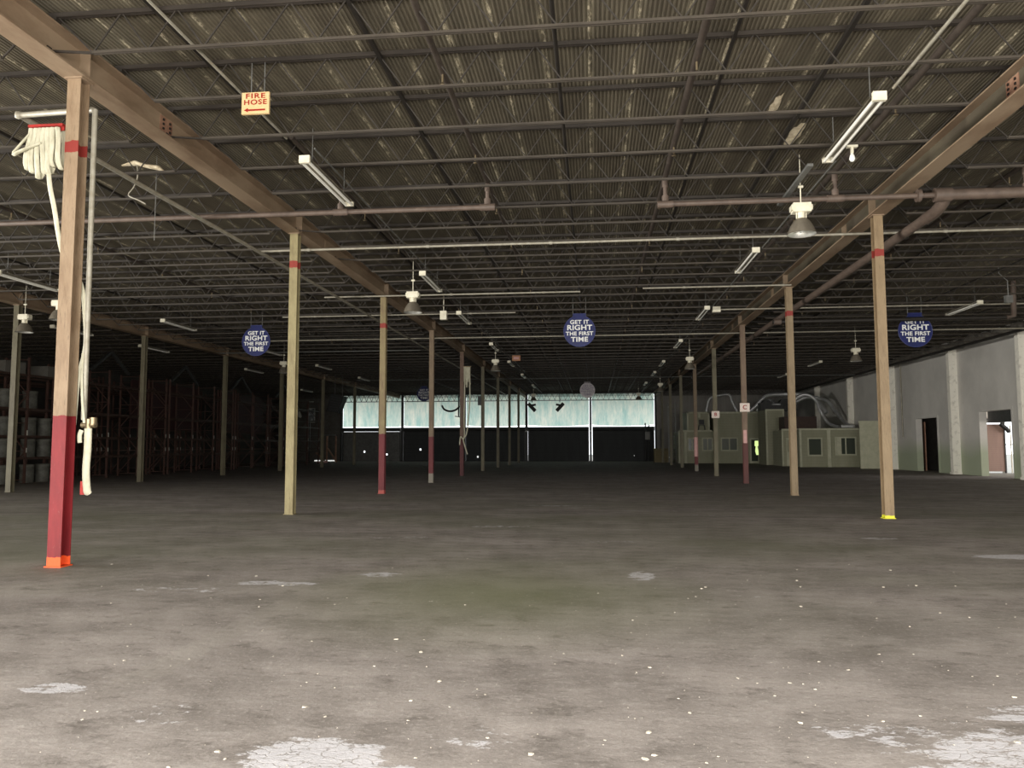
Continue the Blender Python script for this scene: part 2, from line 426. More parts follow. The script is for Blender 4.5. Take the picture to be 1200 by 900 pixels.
# corrugated roof deck, ribs run away from the camera
dk = MB(); pitch = .062; x = XE; prof = []
while x < XW+.3:
    for dx, z in ((0, 0), (.022, 0), (.030, .018), (.052, .018)): prof.append((x+dx, ZD+z))
    x += pitch
vsd = []; fsd = []
for (px, pz) in prof: vsd += [(px, YF, pz), (px, YB+.3, pz)]
for i in range(len(prof)-1): fsd.append((2*i, 2*i+1, 2*i+3, 2*i+2))
dk.add(vsd, fsd)
dk.box(XE-.2, XW+.3, YF, YB+.3, ZD+.06, ZD+.2)
tag(dk.build('ceiling', 'deck'), kind='structure')
# front wall with the wide dock opening behind the camera
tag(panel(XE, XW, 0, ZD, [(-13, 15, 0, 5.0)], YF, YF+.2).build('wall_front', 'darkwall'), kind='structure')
tag(panel(YF, YB, 0, ZD, [(-1.5, 13.5, .4, 4.2)], XE-.2, XE, axis='y').build('wall_left', 'darkwall'), kind='structure')  # opening in this wall added for the side lamp
# right wall with two doorways
tag(panel(YF, YB, 0, ZD, [(47.6, 50.6, 0, 3.2), (39.45, 42.6, 0, 3.3)], XW, XW+.3, axis='y').build('wall_right', 'wall'), kind='structure')
# door casings on the right wall
dn = 0
for a, b, h in ((47.6, 50.6, 3.2), (39.45, 42.6, 3.3)):
    dn += 1
    m = MB(); m.box(XW-.03, XW+.33, a-.13, a+.02, 0, h+.1); m.box(XW-.03, XW+.33, b-.02, b+.13, 0, h+.1); m.box(XW-.03, XW+.33, a+.02, b-.02, h-.02, h+.1)
    tag(m.build('trim_%d' % dn, 'wall'), kind='structure')
for k, y in enumerate((37.9, 45.0, 53.9, 62.3, 71.2)):
    m = MB().box(XW-.42, XW, y-.16, y+.16, 0, 7.1)
    m.box(XW-.46, XW, y-.2, y+.2, 0, .12)
    tag(m.build('trim_%d' % (k+3), 'pilaster'), kind='structure')
# conduit drop on wall
tag(MB().tube([(XW-.06, 52.6, 6.9), (XW-.06, 52.6, 2.1)], .04).build('wall_conduit', 'conduit'), 'thin pale conduit dropping down the grey wall beside a pilaster', 'conduit')
# annex beyond the near doorway
tag(panel(XW+.3, 30, 0, 4.2, [(23.05, 24.0, 0, 2.9), (21.5, 22.98, 0, 2.85)], 47.0, 47.2).build('wall_annex_back', 'pilaster'), kind='structure')
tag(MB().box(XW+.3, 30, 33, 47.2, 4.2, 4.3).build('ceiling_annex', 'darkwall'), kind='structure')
tag(MB().box(XW+.3, 30, 32.9, 33, 0, 4.3).build('wall_annex_front', 'wall'), kind='structure')
tag(MB().box(XW+.3, 30, 33, 47, -.2, 0).build('floor_annex', 'ground'), kind='structure')
t = thing('roll_up_shutter', 'brown slatted roll-up shutter seen through the near right doorway', 'shutter', (22.22, 46.95, 0))
MB().box(-.78, .78, -.05, .0, .09, 2.75).build('curtain', 'shutter', t)
MB().box(-.88, -.78, -.09, .04, 0, 2.85).build('guide_rail', 'steel', t); MB().box(.78, .84, -.09, .04, 0, 2.85).build('guide_rail', 'steel', t)
MB().tube([(-.9, -.1, 2.95), (.8, -.1, 2.95)], .13, 10).build('coil_housing', 'greysteel', t)
MB().tube([(0.5, -.3, 2.75), (.8, -.3, 2.5), (.95, -.3, 2.3)], .12, 8).build('drive_motor', 'black', t)
t = thing('safety_railing', 'rust-stained upright pipes standing in the annex exit', 'pipes', (23.55, 47.3, 0))
for k in range(3): MB().tube([(-.4+k*.4, 0, 0), (-.4+k*.4, 0, 2.7)], .035, 6).build('upright', 'pipe' if k != 1 else 'white', t)
MB().tube([(-.45, 0, 1.6), (.45, 0, 1.6)], .03, 6).build('rail', 'pipe', t)
m = MB().box(20.15, 20.6, 39.45, 42.6, 2.72, 3.3)
tag(m.build('door_hood', 'steel'), 'dark rolled-door hood across the top of the near right doorway', 'door hood')
# dark room beyond the far doorway
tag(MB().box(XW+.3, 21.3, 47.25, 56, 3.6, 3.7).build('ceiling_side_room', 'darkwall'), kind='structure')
tag(MB().box(21.3, 21.4, 47.25, 56, 0, 3.7).build('wall_side_room', 'carton'), kind='structure')
tag(MB().box(XW+.3, 21.4, 56, 56.1, 0, 3.7).build('wall_side_room_back', 'carton'), kind='structure')
tag(MB().box(XW+.3, 21.4, 47.25, 56, -.2, 0).build('floor_side_room', 'floor'), kind='structure')
t = thing('open_door', 'rust-brown door leaf swung open inside the dark right doorway', 'door', (XW+.42, 50.45, 0), -.25)
MB().box(0, .05, -.0, .95, .02, 3.0).build('leaf', 'rust', t); MB().tube([(.05, .8, 1.05), (.12, .8, 1.05), (.12, .7, 1.05)], .015, 6).build('handle', 'greysteel', t)

# back wall: ribbed metal to the right of the dock doors, pale grey wall at far left
tag(MB().box(6.47, XW, YB, YB+.15, 0, ZD).build('wall_back', 'metalwall'), kind='structure')
tag(panel(XE, -27.14, 0, ZD, [(-30.0, -27.6, -.01, .14)], YB, YB+.15).build('wall_back_left', 'carton'), kind='structure')
tag(MB().box(-27.05, 6.6, YB, YB+.2, 7.1, ZD).build('trim_back_header', 'steel'), kind='structure')
tag(MB().box(-28, 8, YB+.25, YB+4.4, 7.2, 7.35).build('shading_canopy', 'steel'), 'unseen canopy added outside the back wall to shade the sheet tops', kind='structure')  # added out of view so the upper sheets get less sky
# dock doors with daylight showing past their edges
BX = [-27.0, -20.32, -13.6, -7.03, -.36, 6.33]
doorname = ['leftmost', 'second from left', 'middle', 'fourth from left', 'rightmost']
holes = [[(-25.15, -24.97, 1.17, 1.36)], [(-20.0, -19.9, .2, .3)], [], [], []]
hs = {0: [(-24.45, .93), (-22.0, .63)], 1: [(-18.35, 1.15)], 2: [(-12.2, .37)], 3: [], 4: [(4.1, .55)]}
for i in range(5):
    x0, x1 = BX[i]+(.19 if i == 4 else .145), BX[i+1]-(.165 if i == 3 else .145)
    hl = [(a-.09, a+.09, b, b+.19) for a, b in hs[i]]
    if i == 4: hl = [(4.07, 4.13, .55, .60)]
    t = thing('dock_door', 'dark slatted dock door, %s along the back wall' % doorname[i], 'dock door', (0, 0, 0), 0, 'dock doors in the back wall')
    top = 3.145 if i == 0 else 3.3
    panel(x0, x1, -.01, top, hl, YB, YB+.08).build('door_curtain', 'dockdoor' if i else 'greysteel', t)  # leftmost curtain paler: the light on it is put into its colour
    MB().bar((x0+.06, YB-.06, 0), (x0+.06, YB-.06, 3.2), .1).build('guide_rail', 'steel', t); MB().bar((x1-.06, YB-.06, 0), (x1-.06, YB-.06, 3.2), .1).build('guide_rail', 'steel', t)
    m = MB().tube([(x0, YB-.2, 3.36), (x1, YB-.2, 3.36)], .2, 12); m.box(x0, x1, YB, YB+.08, 3.17 if i == 0 else 3.3, 3.58)
    m.build('coil_housing', 'steel', t)
for i, x in enumerate(BX):
    bright = i in (3, 4)
    t = thing('dock_post', ['steel post at the left end of the dock doors', 'dark post between the first and second dock doors', 'dark post between the second and third dock doors',
              'pale-edged post between the third and fourth dock doors', 'post between the fourth and last dock doors, daylight beside it', 'dark post at the right end of the dock doors'][i], 'post', (x, YB-.02, 0))
    m = MB().box(-.13 if i in (3,) else -.1, .12, -.16, .16, 0, 7.1)
    m.build('shaft', 'steel', t)
    MB().box(-.13, .13, -.17, .17, 0, .03).build('base_plate', 'steel', t)
    if bright or i == 2:
        MB().lathe([(0, -.08), (.09, -.05), (.11, .02), (.05, .09), (0, .1)], (.0, -.26, 3.12), 10).build('lamp_glass', 'lamp', t)
# translucent sheets above the doors, lower edges sagging
lab = ['leftmost translucent sheet, partly behind the hanging heater', 'second translucent sheet from the left, above a dock door', 'middle translucent sheet behind the left column row',
       'fourth translucent sheet from the left, blue-green and wide', 'rightmost translucent sheet, with a greyer upper corner']
for i in range(5):
    x0, x1 = BX[i]+.14, BX[i+1]-.14
    m = MB(); n = 24; vv = []; ff = []
    for k in range(n+1):
        u = k/n; x = x0+(x1-x0)*u
        for j in range(9):
            v = j/8; z0 = 3.78-.14*(1-(2*u-1)**2) if i else 3.68
            z = z0+(7.12-z0)*v
            vv.append((x, YB+.15+.015*math.sin(x*21)+.015*math.sin(v*9+x), z))
    for k in range(n):
        for j in range(8): a = k*9+j; ff.append((a, a+9, a+10, a+1))
    m.add(vv, ff, True)
    o = m.build('translucent_sheet', 'sheet'); tag(o, lab[i], 'translucent sheet', 'clerestory sheets in the back wall')
# joist girder along the back wall (zigzag over the sheets)
m = MB(); t = thing('edge_truss', 'dark zigzag truss running along the top of the back wall', 'truss', (0, 0, 0))
MB().bar((-27, YB-.3, 6.33), (6.4, YB-.3, 6.33), .08).build('bottom_chord', 'greysteel', t)
MB().bar((-27, YB-.3, 7.06), (6.4, YB-.3, 7.06), .14).build('top_chord', 'steel', t)
x = -27; m = MB()
while x < 6:
    m.bar((x, YB-.3, 6.35), (x+.28, YB-.3, 7.05), .085, .03); m.bar((x+.28, YB-.3, 7.05), (x+.56, YB-.3, 6.35), .085, .03); x += .56
m.build('web', 'steel', t)

# ------------------------------------------------------------------ girders
def girder(x, name_label, y0=YF+.3, y1=YB-.1):
    t = thing('girder', name_label, 'girder', (x, 0, 0), 0, 'roof girders on the column rows')
    m = MB(); fl = .17
    m.box(-fl, fl, y0, y1, H, H+.025); m.box(-fl, fl, y0, y1, GT-.025, GT); m.box(-.008, .008, y0, y1, H+.025, GT-.025)
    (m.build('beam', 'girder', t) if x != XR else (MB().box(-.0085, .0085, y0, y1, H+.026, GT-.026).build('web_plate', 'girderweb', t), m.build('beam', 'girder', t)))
    for k in range(-1, 9):
        y = D0+S*k
        MB().box(-fl+.01, fl-.01, y-.008, y+.008, H+.02, GT-.02).build('stiffener', 'girder', t)
    for k in range(0, 8):
        y = D0+S*k+2.2
        pl = None
        for s_ in (-1, 1):
            if s_ == -1 and x != XR and k: continue
            pl = MB().box(min(s_*.009, s_*.02), max(s_*.009, s_*.02), y-.18, y+.18, H+.05, GT-.05).build('splice_plate', 'rust' if k < 1 else 'girder', t)
        if k == 0:
            s_ = 1 if x == XL else -1
            for r in (-.1, .1):
                for q in range(4):
                    MB().box(min(s_*.02, s_*.04), max(s_*.02, s_*.04), y+r-.018, y+r+.018, H+.09+q*.075, H+.125+q*.075).build('bolt', 'darkpipe', pl)
    return t
girder(XL, 'tan steel girder over the left column row, crossing the top left corner')
girder(XR, 'tan steel girder over the right column row, crossing the top right corner')
girder(XF, 'dusky girder over the farthest left column row', 18)
# joist ledger along right wall
tag(MB().box(XW-.12, XW, YF+.3, YB, 6.98, GT).build('trim_20', 'girder'), kind='structure')

# ------------------------------------------------------------------ open-web joists
def joist(x0, x1, label, group, y):
    t = thing('roof_joist', label, 'joist', (0, y, 0), 0, group)
    L = x1-x0
    a, b = x0+.62, x1-.62
    MB().bar((x0, -.022, ZT), (x1, -.022, ZT), .03, .06).bar((x0, .022, ZT), (x1, .022, ZT), .03, .06).build('top_chord', 'joist', t)
    MB().bar((a, -.02, ZB), (b, -.02, ZB), .022, .034).bar((a, .02, ZB), (b, .02, ZB), .022, .034).build('bottom_chord', 'joistlo', t)
    m = MB(); n = round((b-a)/.76); st = (b-a)/n
    for k in range(n):
        xa = a+k*st
        m.bar((xa, 0, ZB), (xa+st/2, 0, ZT), .017); m.bar((xa+st/2, 0, ZT), (xa+st, 0, ZB), .017)
    m.bar((x0+.1, 0, ZT), (a, 0, ZB), .02); m.bar((x1-.1, 0, ZT), (b, 0, ZB), .02)
    m.build('web', 'web', t)
    MB().box(x0, x0+.12, -.05, .05, GT+.001, ZT-.03).build('bearing_seat', 'joist', t); MB().box(x1-.12, x1, -.05, .05, GT+.001, ZT-.03).build('bearing_seat', 'joist', t)
    return t
bays = [(XL+.02, XR-.02, 'middle bay', 9.2), (XF+.02, XL-.02, 'left bay', 9.2), (XR+.02, XW-.02, 'right bay', 12.0), (XE+.05, XF-.02, 'rack bay', 24)]
ORD = ['first', 'second', 'third', 'fourth', 'fifth', 'sixth', 'seventh', 'eighth', 'ninth', 'tenth', 'eleventh', 'twelfth']
for x0, x1, gp, ystart in bays:
    j = None; n = 0
    for k in range(0, 60):
        y = 9.24+1.44*k
        if y < ystart: continue
        if y > YB-.6: break
        lb = ('%s brown open-web roof joist of the %s, counted from the camera' % (ORD[n], gp)) if n < 12 else 'one of the closely packed dark joists deep in the %s' % gp
        n += 1
        if j is None: j = joist(x0, x1, lb, 'roof joists of the '+gp, y)
        else: copy_tree(j, (0, y, 0), None, lb)
# knee braces from the joist ends down to the left girder
kb = None
for i, (y, w) in enumerate(((9.24, 'nearest'), (12.12, 'second'), (17.88, 'third'), (20.76, 'fourth'))):
    if kb is None:
        kb = thing('knee_brace', '%s thin dark brace tying a joist to the left girder' % w, 'brace', (XL, y, 0), 0, 'thin braces on the left girder')
        MB().bar((.64, 0, ZB), (.02, 0, ZB+.06), .028).build('rod', 'joist', kb)
        MB().box(.009, .03, -.04, .04, ZB, ZB+.12).build('clip', 'joist', kb)
    else: copy_tree(kb, (XL, y, 0), None, '%s thin dark brace tying a joist to the left girder' % w)

# bridging rods and pipes under the deck running away from the camera
def run(name, x, z, r, y0, y1, mat, label, cat, sq=False):
    m = MB()
    if sq: m.bar((x, y0, z), (x, y1, z), r*2)
    else: m.tube([(x, y0, z), (x, y1, z)], r, 8)
    return tag(m.build(name, mat), label, cat)
run('bridging_bar', -.46, 6.98, .03, 0, 80, 'darkpipe', 'dark straight pipe under the deck along the middle of the central bay', 'bridging')
run('bridging_bar', -3.02, 7.19, .028, 0, 80, 'darkpipe', 'dark bridging bar under the deck, left of the middle pipe', 'bridging', True)
run('bridging_bar', 3.5, 7.19, .032, 0, 80, 'darkpipe', 'dark bridging bar under the deck between fixtures and right branch pipe', 'bridging', True)
run('bridging_bar', 1.98, 7.19, .022, 0, 80, 'darkpipe', 'thin dark bar just right of the thick right branch pipe', 'bridging', True)
run('bridging_bar', -5.55, 7.19, .028, 0, 80, 'darkpipe', 'dark bridging bar nearest the left girder in the middle bay', 'bridging', True)
for i, x in enumerate((-10.5, -13.8, -17.4)):
    run('bridging_bar', x, 7.19, .025, 12, 80, 'darkpipe', 'dark bridging bar over the left bay, %s' % ('nearest the girder', 'in the middle of the bay', 'farthest left')[i], 'bridging', True)
for i, x in enumerate((9.6, 13.0, 16.4)):
    run('bridging_bar', x, 7.19, .025, 14, 80, 'darkpipe', 'dark bridging bar over the right bay, %s' % ('nearest the girder', 'in the middle of the bay', 'nearest the wall')[i], 'bridging', True)
# sprinkler branches
def branch(x, y0, y1, r, label):
    t = thing('sprinkler_branch', label, 'sprinkler pipe', (x, 0, 7.05))
    MB().tube([(0, y0, 0), (0, y1, 0)], r, 10).build('pipe_run', 'branch', t)
    y = y0+1.3
    m0 = None
    while y < y1 and y < 45:
        if m0 is None:
            m = MB(); m.tube([(0, y, -r), (0, y, -r-.12)], .016, 6); m.lathe([(0, 0), (.04, -.004), (.04, -.01), (0, -.012)], (0, y, -r-.15), 8)
            m0 = m.build('sprinkler_head', 'brass', t); base = y
        else:
            c = m0.copy(); C.objects.link(c); c.parent = t; c.location = (0, y-base, 0)
        y += 3.2
branch(-2.15, 0, 80, .045, 'rusty sprinkler branch pipe left of centre, fed by the left riser')
branch(1.5, 0, 80, .055, 'thick rusty sprinkler branch pipe right of centre, fed by the right riser')
branch(-5.28, 13, 80, .04, 'sprinkler branch pipe close to the left girder')
branch(4.85, 5, 80, .055, 'sprinkler branch pipe close to the right girder')
branch(-13.4, 12, 80, .04, 'sprinkler branch pipe over the left bay')
branch(8.45, 12, 80, .05, 'sprinkler branch pipe over the right bay')
# cross main with risers
def cross_main(x0, x1, y, z, r0, r1, xs, label, capx=None, mid=None):
    t = thing('sprinkler_main', label, 'sprinkler pipe', (0, y, z))
    m = MB()
    if mid: m.tube([(x0, 0, 0), (mid, 0, 0)], r0, 12); m.tube([(mid, 0, 0), (x1, 0, 0)], r1, 12)
    else: m.tube([(x0, 0, 0), (x1, 0, 0)], r0, 12)
    m.build('pipe_run', 'pipe', t)
    for x in xs:
        m = MB().tube([(x, 0, 0), (x, 0, 7.05-z)], .042, 10)
        m.tube([(x, 0, r0), (x, 0, r0+.12)], .07, 10); m.tube([(x-.16, 0, 0), (x+.16, 0, 0)], r0+.022, 10); m.tube([(x, 0, 7.05-z-.2), (x, 0, 7.05-z-.05)], .06, 10)
        m.build('riser', 'pipe', t)
    if mid:
        for a, b, r in ((-.35, -.28, .02), (-.02, .3, .03), (2.1, 2.2, .02)): MB().tube([(mid+a, 0, 0), (mid+b, 0, 0)], r1+r, 12).build('coupling', 'pipe', t)
    return t
cross_main(-19.5, -2.0, 15.75, 6.52, .055, .055, (-13.4, -5.28, -2.15), 'brown sprinkler main crossing below the left girder, ending left of centre')
t = cross_main(1.35, 19.6, 15.9, 6.50, .055, .11, (1.5, 4.85, 8.45), 'brown sprinkler main from right of centre to the grey wall, thicker past the girder', mid=6.75)
m = MB().tube([(6.95, 0, 0), (6.95, .15, -.12), (6.95, .5, -.2), (6.95, 1.0, -.2)], .12, 12); m.build('elbow', 'pipe', t)
MB().tube([(6.95, .8, -.2), (6.95, 40, -.15)], .105, 12).build('feed_pipe', 'pipe', t)
# hanging rods for the main
# conduits across the hall
def conduit(x0, x1, y, z, r, label, mat='conduit'):
    t = thing('cross_conduit', label, 'conduit', (0, y, z))
    MB().tube([(x0, 0, 0), (x1, 0, 0)], r, 8).build('pipe_run', mat, t)
    n = 0; x = x0+1.3
    k = None
    while x < x1:
        if k is None: k = MB().tube([(x-.04, 0, 0), (x+.04, 0, 0)], r+.012, 8).build('coupling', mat, t); b = x
        else:
            c = k.copy(); C.objects.link(c); c.parent = t; c.location = (x-b, 0, 0)
        x += 3.05
conduit(-8.4, 19.6, 18.75, 6.52, .032, 'long pale conduit crossing the whole view, nearest of the cross conduits')
conduit(-9.0, -.4, 25.3, 6.6, .028, 'pale conduit across the left half, behind the near left high-bay lamp')
conduit(1.6, 6.2, 25.0, 6.6, .028, 'short pale conduit ending at the right girder, second from camera')
conduit(-12, -2.9, 29.05, 6.6, .026, 'pale conduit with a tee left of the middle, third from camera')
conduit(4.6, 19.5, 29.3, 6.6, .03, 'conduit running right from the small white box, third from camera')
conduit(-16.0, 19.5, 35.6, 6.6, .035, 'pale conduit crossing the view behind the middle round sign')
conduit(-18, 19.5, 58.0, 6.6, .03, 'faint conduit deep in the hall, across the far bays', 'greysteel')
conduit(-20, -9, 40.0, 6.6, .03, 'dim conduit over the left bay above the racks', 'greysteel')
t = thing('right_bay_pipe', 'dark grey sprinkler pipe cutting across the top of the right round sign', 'sprinkler pipe', (0, 28.6, 5.99))
MB().tube([(6.4, 0, 0), (14.4, 0, .02)], .075, 10).build('pipe_run', 'darkpipe', t)
MB().tube([(14.3, 0, .02), (14.55, 0, .05), (14.6, 0, 1.29)], .09, 10).build('elbow', 'pipe', t)
MB().tube([(6.45, 0, 0), (6.7, 0, 0)], .11, 10).build('coupling', 'pipe', t)

# conduits that follow the light lines
run('light_conduit', -5.2, 6.86, .02, 4, 12.6, 'conduit', 'thin pale conduit leading along the left girder to the near fixture', 'conduit')
run('light_conduit', -4.7, 6.66, .014, 12.6, 66, 'greysteel', 'thin grey conduit beside the left line of fixtures', 'conduit')
run('light_conduit', 4.3, 6.66, .022, 4, 11.3, 'conduit', 'thin pale conduit leading from the top right edge to the bright fixture', 'conduit')
run('light_conduit', 4.36, 6.66, .014, 14.2, 55, 'greysteel', 'thin grey conduit along the right line of fixtures', 'conduit')

# ------------------------------------------------------------------ columns
def col_mesh():
    m = MB(); b, d, tf, tw = .098, .10, .013, .008
    m.box(-b, b, -d, -d+tf, 0, H); m.box(-b, b, d-tf, d, 0, H); m.box(-tw/2, tw/2, -d+tf, d-tf, 0, H)
    return m
TAN, TAN2 = (.44, .33, .19), (.33, .24, .13)
BRN, BRN2 = (.27, .195, .125), (.20, .135, .082)
YEL, YEL2 = (.26, .222, .115), (.185, .15, .075)
OL, OL2 = (.15, .135, .085), (.105, .09, .058)
matc = {}
def column(x, k, label, mat, group, extra=None):
    y = D0+S*k
    t = thing('steel_column', label, 'column', (x, y, 0), 0, group)
    col_mesh().build('shaft', mat, t)
    MB().box(-.12, .12, -.12, .12, 0, .015).build('base_plate', mat, t)
    MB().box(-.13, .13, -.13, .13, H-.02, H-.001).build('cap_plate', 'girder', t)
    return t
cm = column_mat
A = dict(
    c0=cm('paint_red_foot_tan', BRN, BRN2, 2.0, 5.62, (.13, (.72, .09, .02)), worn=.35),
    c1=cm('paint_yellow_tan', YEL, YEL2, None, 5.85),
    c2=cm('paint_red_foot_olive', (.22, .175, .085), (.17, .12, .065), 2.0, 5.6, (.12, (.26, .05, .04)), redcol=(.12, .012, .016)),
    c3=cm('paint_red_foot_brown', (.18, .13, .08), (.13, .09, .058), 2.0, None, (.4, (.18, .16, .13)), redcol=(.12, .016, .018)),
    c4=cm('paint_red_foot_rust', (.14, .085, .058), (.1, .06, .04), 2.1, None, None, redcol=(.09, .016, .018)),
    c5=cm('paint_plain_olive', OL, OL2, None, None),
    r1=cm('paint_tan_yellow_base', (.25, .182, .105), (.20, .14, .08), None, 5.75, (.07, (.62, .60, .04))),
    r2=cm('paint_tan', (.235, .175, .105), (.18, .13, .075), None, 5.75),
    r3=cm('paint_tan_red_foot', (.20, .14, .095), (.15, .10, .07), 1.7, None, None, redcol=(.11, .035, .03)),
)
column(XL, 0, 'near left steel column, tan with red foot, orange base and fire hose', A['c0'], 'columns of the left row')
column(XL, 1, 'yellowish tan column of the left row, second from camera, red ring near top', A['c1'], 'columns of the left row')
column(XL, 2, 'third column of the left row, olive with a bright red foot', A['c2'], 'columns of the left row')
column(XL, 3, 'fourth column of the left row, brown with a red foot', A['c3'], 'columns of the left row')
column(XL, 4, 'fifth column of the left row, rusty, with white fire hose hung on it', A['c4'], 'columns of the left row')
column(XL, 5, 'sixth column of the left row, plain olive, before the bright sheets', A['c5'], 'columns of the left row')
column(XL, 6, 'seventh column of the left row, dark against the bright sheets', A['c5'], 'columns of the left row')
column(XL, 7, 'eighth column of the left row, dark and thin against the sheets', A['c5'], 'columns of the left row')
column(XL, 8, 'farthest free column of the left row, just before the back wall', A['c5'], 'columns of the left row')
column(XR, 1, 'near right steel column, pale tan with red ring and yellow base', A['r1'], 'columns of the right row')
column(XR, 2, 'second column of the right row, tan, in front of the right cabin', A['r2'], 'columns of the right row')
column(XR, 3, 'third column of the right row, red-footed, carrying the letter C plate', A['r3'], 'columns of the right row')
column(XR, 4, 'fourth column of the right row, carrying the letter B plate', A['c5'], 'columns of the right row')
column(XR, 5, 'fifth column of the right row, with a pale wrapped foot', A['c3'], 'columns of the right row')
column(XR, 6, 'sixth column of the right row, before the office left corner', A['c5'], 'columns of the right row')
column(XR, 7, 'seventh column of the right row, by the plywood crate', A['c5'], 'columns of the right row')
column(XR, 8, 'farthest column of the right row, beside the last dock door', A['c5'], 'columns of the right row')
for k, w in ((2, 'nearest'), (3, 'second'), (4, 'third'), (5, 'fourth'), (6, 'fifth'), (7, 'sixth'), (8, 'last')):
    column(XF, k, '%s olive column of the far left row beside the racks' % w, A['c5'] if k > 3 else A['c5'], 'columns of the far left row')
# small plates on columns
def letter_plate(k, ch, z, col):
    y = D0+S*k
    t = thing('letter_plate', 'small pale plate with letter %s on a right-row column' % ch, 'sign', (XR, y-.125, z))
    MB().box(-.2, .2, -.015, .015, -.18, .18).build('plate', 'signwhite', t)
    text(ch, .25, 'redletter', t, (0, -.02, 0), bold=.02)
letter_plate(3, 'C', 3.18, 0); letter_plate(4, 'B', 3.2, 0)
tag(MB().box(-.07, .07, -.012, .0, 0, .55).build('paper_label', 'pinklabel', None, (XR-.01, D0+S*3-.101, 1.68)), 'pinkish peeling label on the red foot of the C column', 'label')
tag(MB().tube([(0, 0, 0), (0, 0, 1.2)], .13, 10).build('column_guard', 'pinklabel', None, (XR, D0+S*5-.02, .9)), 'pale pink sleeve wrapped around a right-row column foot', 'sleeve')
# switch box on far column
m = MB().box(-.1, .1, -.2, -.1, 3.6, 4.2); tag(m.build('switch_box', 'steel', None, (XL-.2, D0+S*5, .6)), 'small dark box fixed to the sixth left-row column', 'box')
# small junction boxes near ceiling
tag(MB().box(-.12, .12, -.1, .1, -.15, .17).box(-.01, .01, -.01, .01, .17, .96).build('junction_box', 'white', None, (-5.44, 28.0, 6.35)), 'small cream box hanging under the middle bay joists', 'box')
tag(MB().box(-.14, .14, -.1, .1, -.1, .1).build('junction_box', 'white', None, (4.55, 29.3, 6.6)), 'small white box at the end of a conduit, right of centre', 'box')
t = thing('hanging_switch', 'small grey box on a wire below the right bay joists', 'box', (13.3, 26.4, 6.25))
MB().box(-.1, .1, -.08, .08, -.12, .12).build('housing', 'greysteel', t); MB().tube([(0, 0, .12), (0, 0, .6), (-.25, 0, .85), (-.25, 0, 1.05)], .015, 6).build('cable', 'greysteel', t)

# ------------------------------------------------------------------ fluorescent fixtures
def fluo(loc, label, rz=0, wide=True):
    t = thing('fluorescent_light', label, 'light fixture', loc, rz, 'fluorescent fixtures under the joists')
    L = 2.5
    m = MB().box(-.035, .035, 0, L, .06, .12)
    m.add([(-.125, 0, .05), (-.035, 0, .11), (.035, 0, .11), (.125, 0, .05), (-.125, L, .05), (-.035, L, .11), (.035, L, .11), (.125, L, .05)],
          [(0, 1, 5, 4), (1, 2, 6, 5), (2, 3, 7, 6)])
    m.build('housing', 'fixture', t)
    m = MB().box(-.095, .095, -.05, .02, -.015, .12); m.build('end_cap', 'white', t)
    m = MB().box(-.09, .09, L-.02, L+.03, -.0, .09); m.build('end_cap', 'white', t)
    for s_ in (-1, 1): MB().tube([(s_*.062, .03, .018), (s_*.062, L-.03, .018)], .026, 10).build('lamp_tube', 'tube', t)
    for y in (.35, L-.35): MB().bar((0, y, .12), (0, y, ZD+.012-loc[2]), .012).build('hanger_rod', 'greysteel', t)
    return t
f0 = fluo((-5.0, 12.95, 6.55), 'white fluorescent fixture nearest camera on the left, below the fire hose sign')
def flc(loc, label, rz=0): return copy_tree(f0, loc, rz, label)
flc((4.15, 11.45, 6.55), 'bright twin-tube fixture high on the right, nearest camera, above the high-bay lamp')
flc((-4.92, 22.1, 6.55), 'fluorescent fixture beside the left high-bay lamp, second of the left line')
flc((-5.03, 28.9, 6.55), 'third fluorescent fixture of the left line, behind the cream box')
ordn = ['fourth', 'fifth', 'sixth', 'seventh', 'eighth']
for i, y in enumerate((38.0, 46.2, 54.7, 64.4)): flc((-5.0, y, 6.55), '%s fluorescent fixture of the left line, counted from the camera' % ordn[i])
flc((4.2, 20.4, 6.55), 'second fluorescent fixture of the right line, below the pale conduit')
flc((4.16, 28.9, 6.55), 'third fluorescent fixture of the right line, right of the middle sign')
for i, y in enumerate((37.9, 47.2, 54.0, 63.0)): flc((4.18, y, 6.55), '%s fluorescent fixture of the right line, counted from the camera' % ordn[i])
nm = ['nearest', 'second', 'third', 'fourth', 'fifth']
for i, y in enumerate((20.6, 29.3, 38.6, 46.8, 55.6)): flc((-17.05, y, 6.55), '%s fluorescent fixture over the left bay, counted from the camera' % nm[i])
for i, y in enumerate((29.9, 36.2, 48, 66.3)): flc((-22.2 if i != 3 else -25.5, y, 6.5), '%s fluorescent fixture above the pallet racks' % nm[i])
for i, y in enumerate((28.9, 48.5, 56.8)): flc((13.6, y, 6.55), '%s fluorescent fixture over the right bay, counted from the camera' % nm[i])
# motion sensor / bulb on near right fixture
t = thing('bare_bulb', 'bare round bulb hanging beside the bright right fixture', 'bulb', (4.45, 13.6, 6.55))
MB().tube([(0, 0, .15), (0, 0, .02)], .03, 8).box(-.09, .09, -.04, .04, .12, .18).build('socket', 'white', t)
MB().lathe([(0, -.13), (.03, -.12), (.05, -.08), (.04, -.03), (.02, .02), (0, .03)], (0, 0, 0), 12).build('glass', 'lamp', t)
t = thing('empty_channel', 'bare grey steel channel where tubes are missing, beyond the bright fixture', 'channel', (3.95, 14.3, 6.62))
MB().box(-.05, .05, 0, 2.4, 0, .05).build('rail', 'greysteel', t)

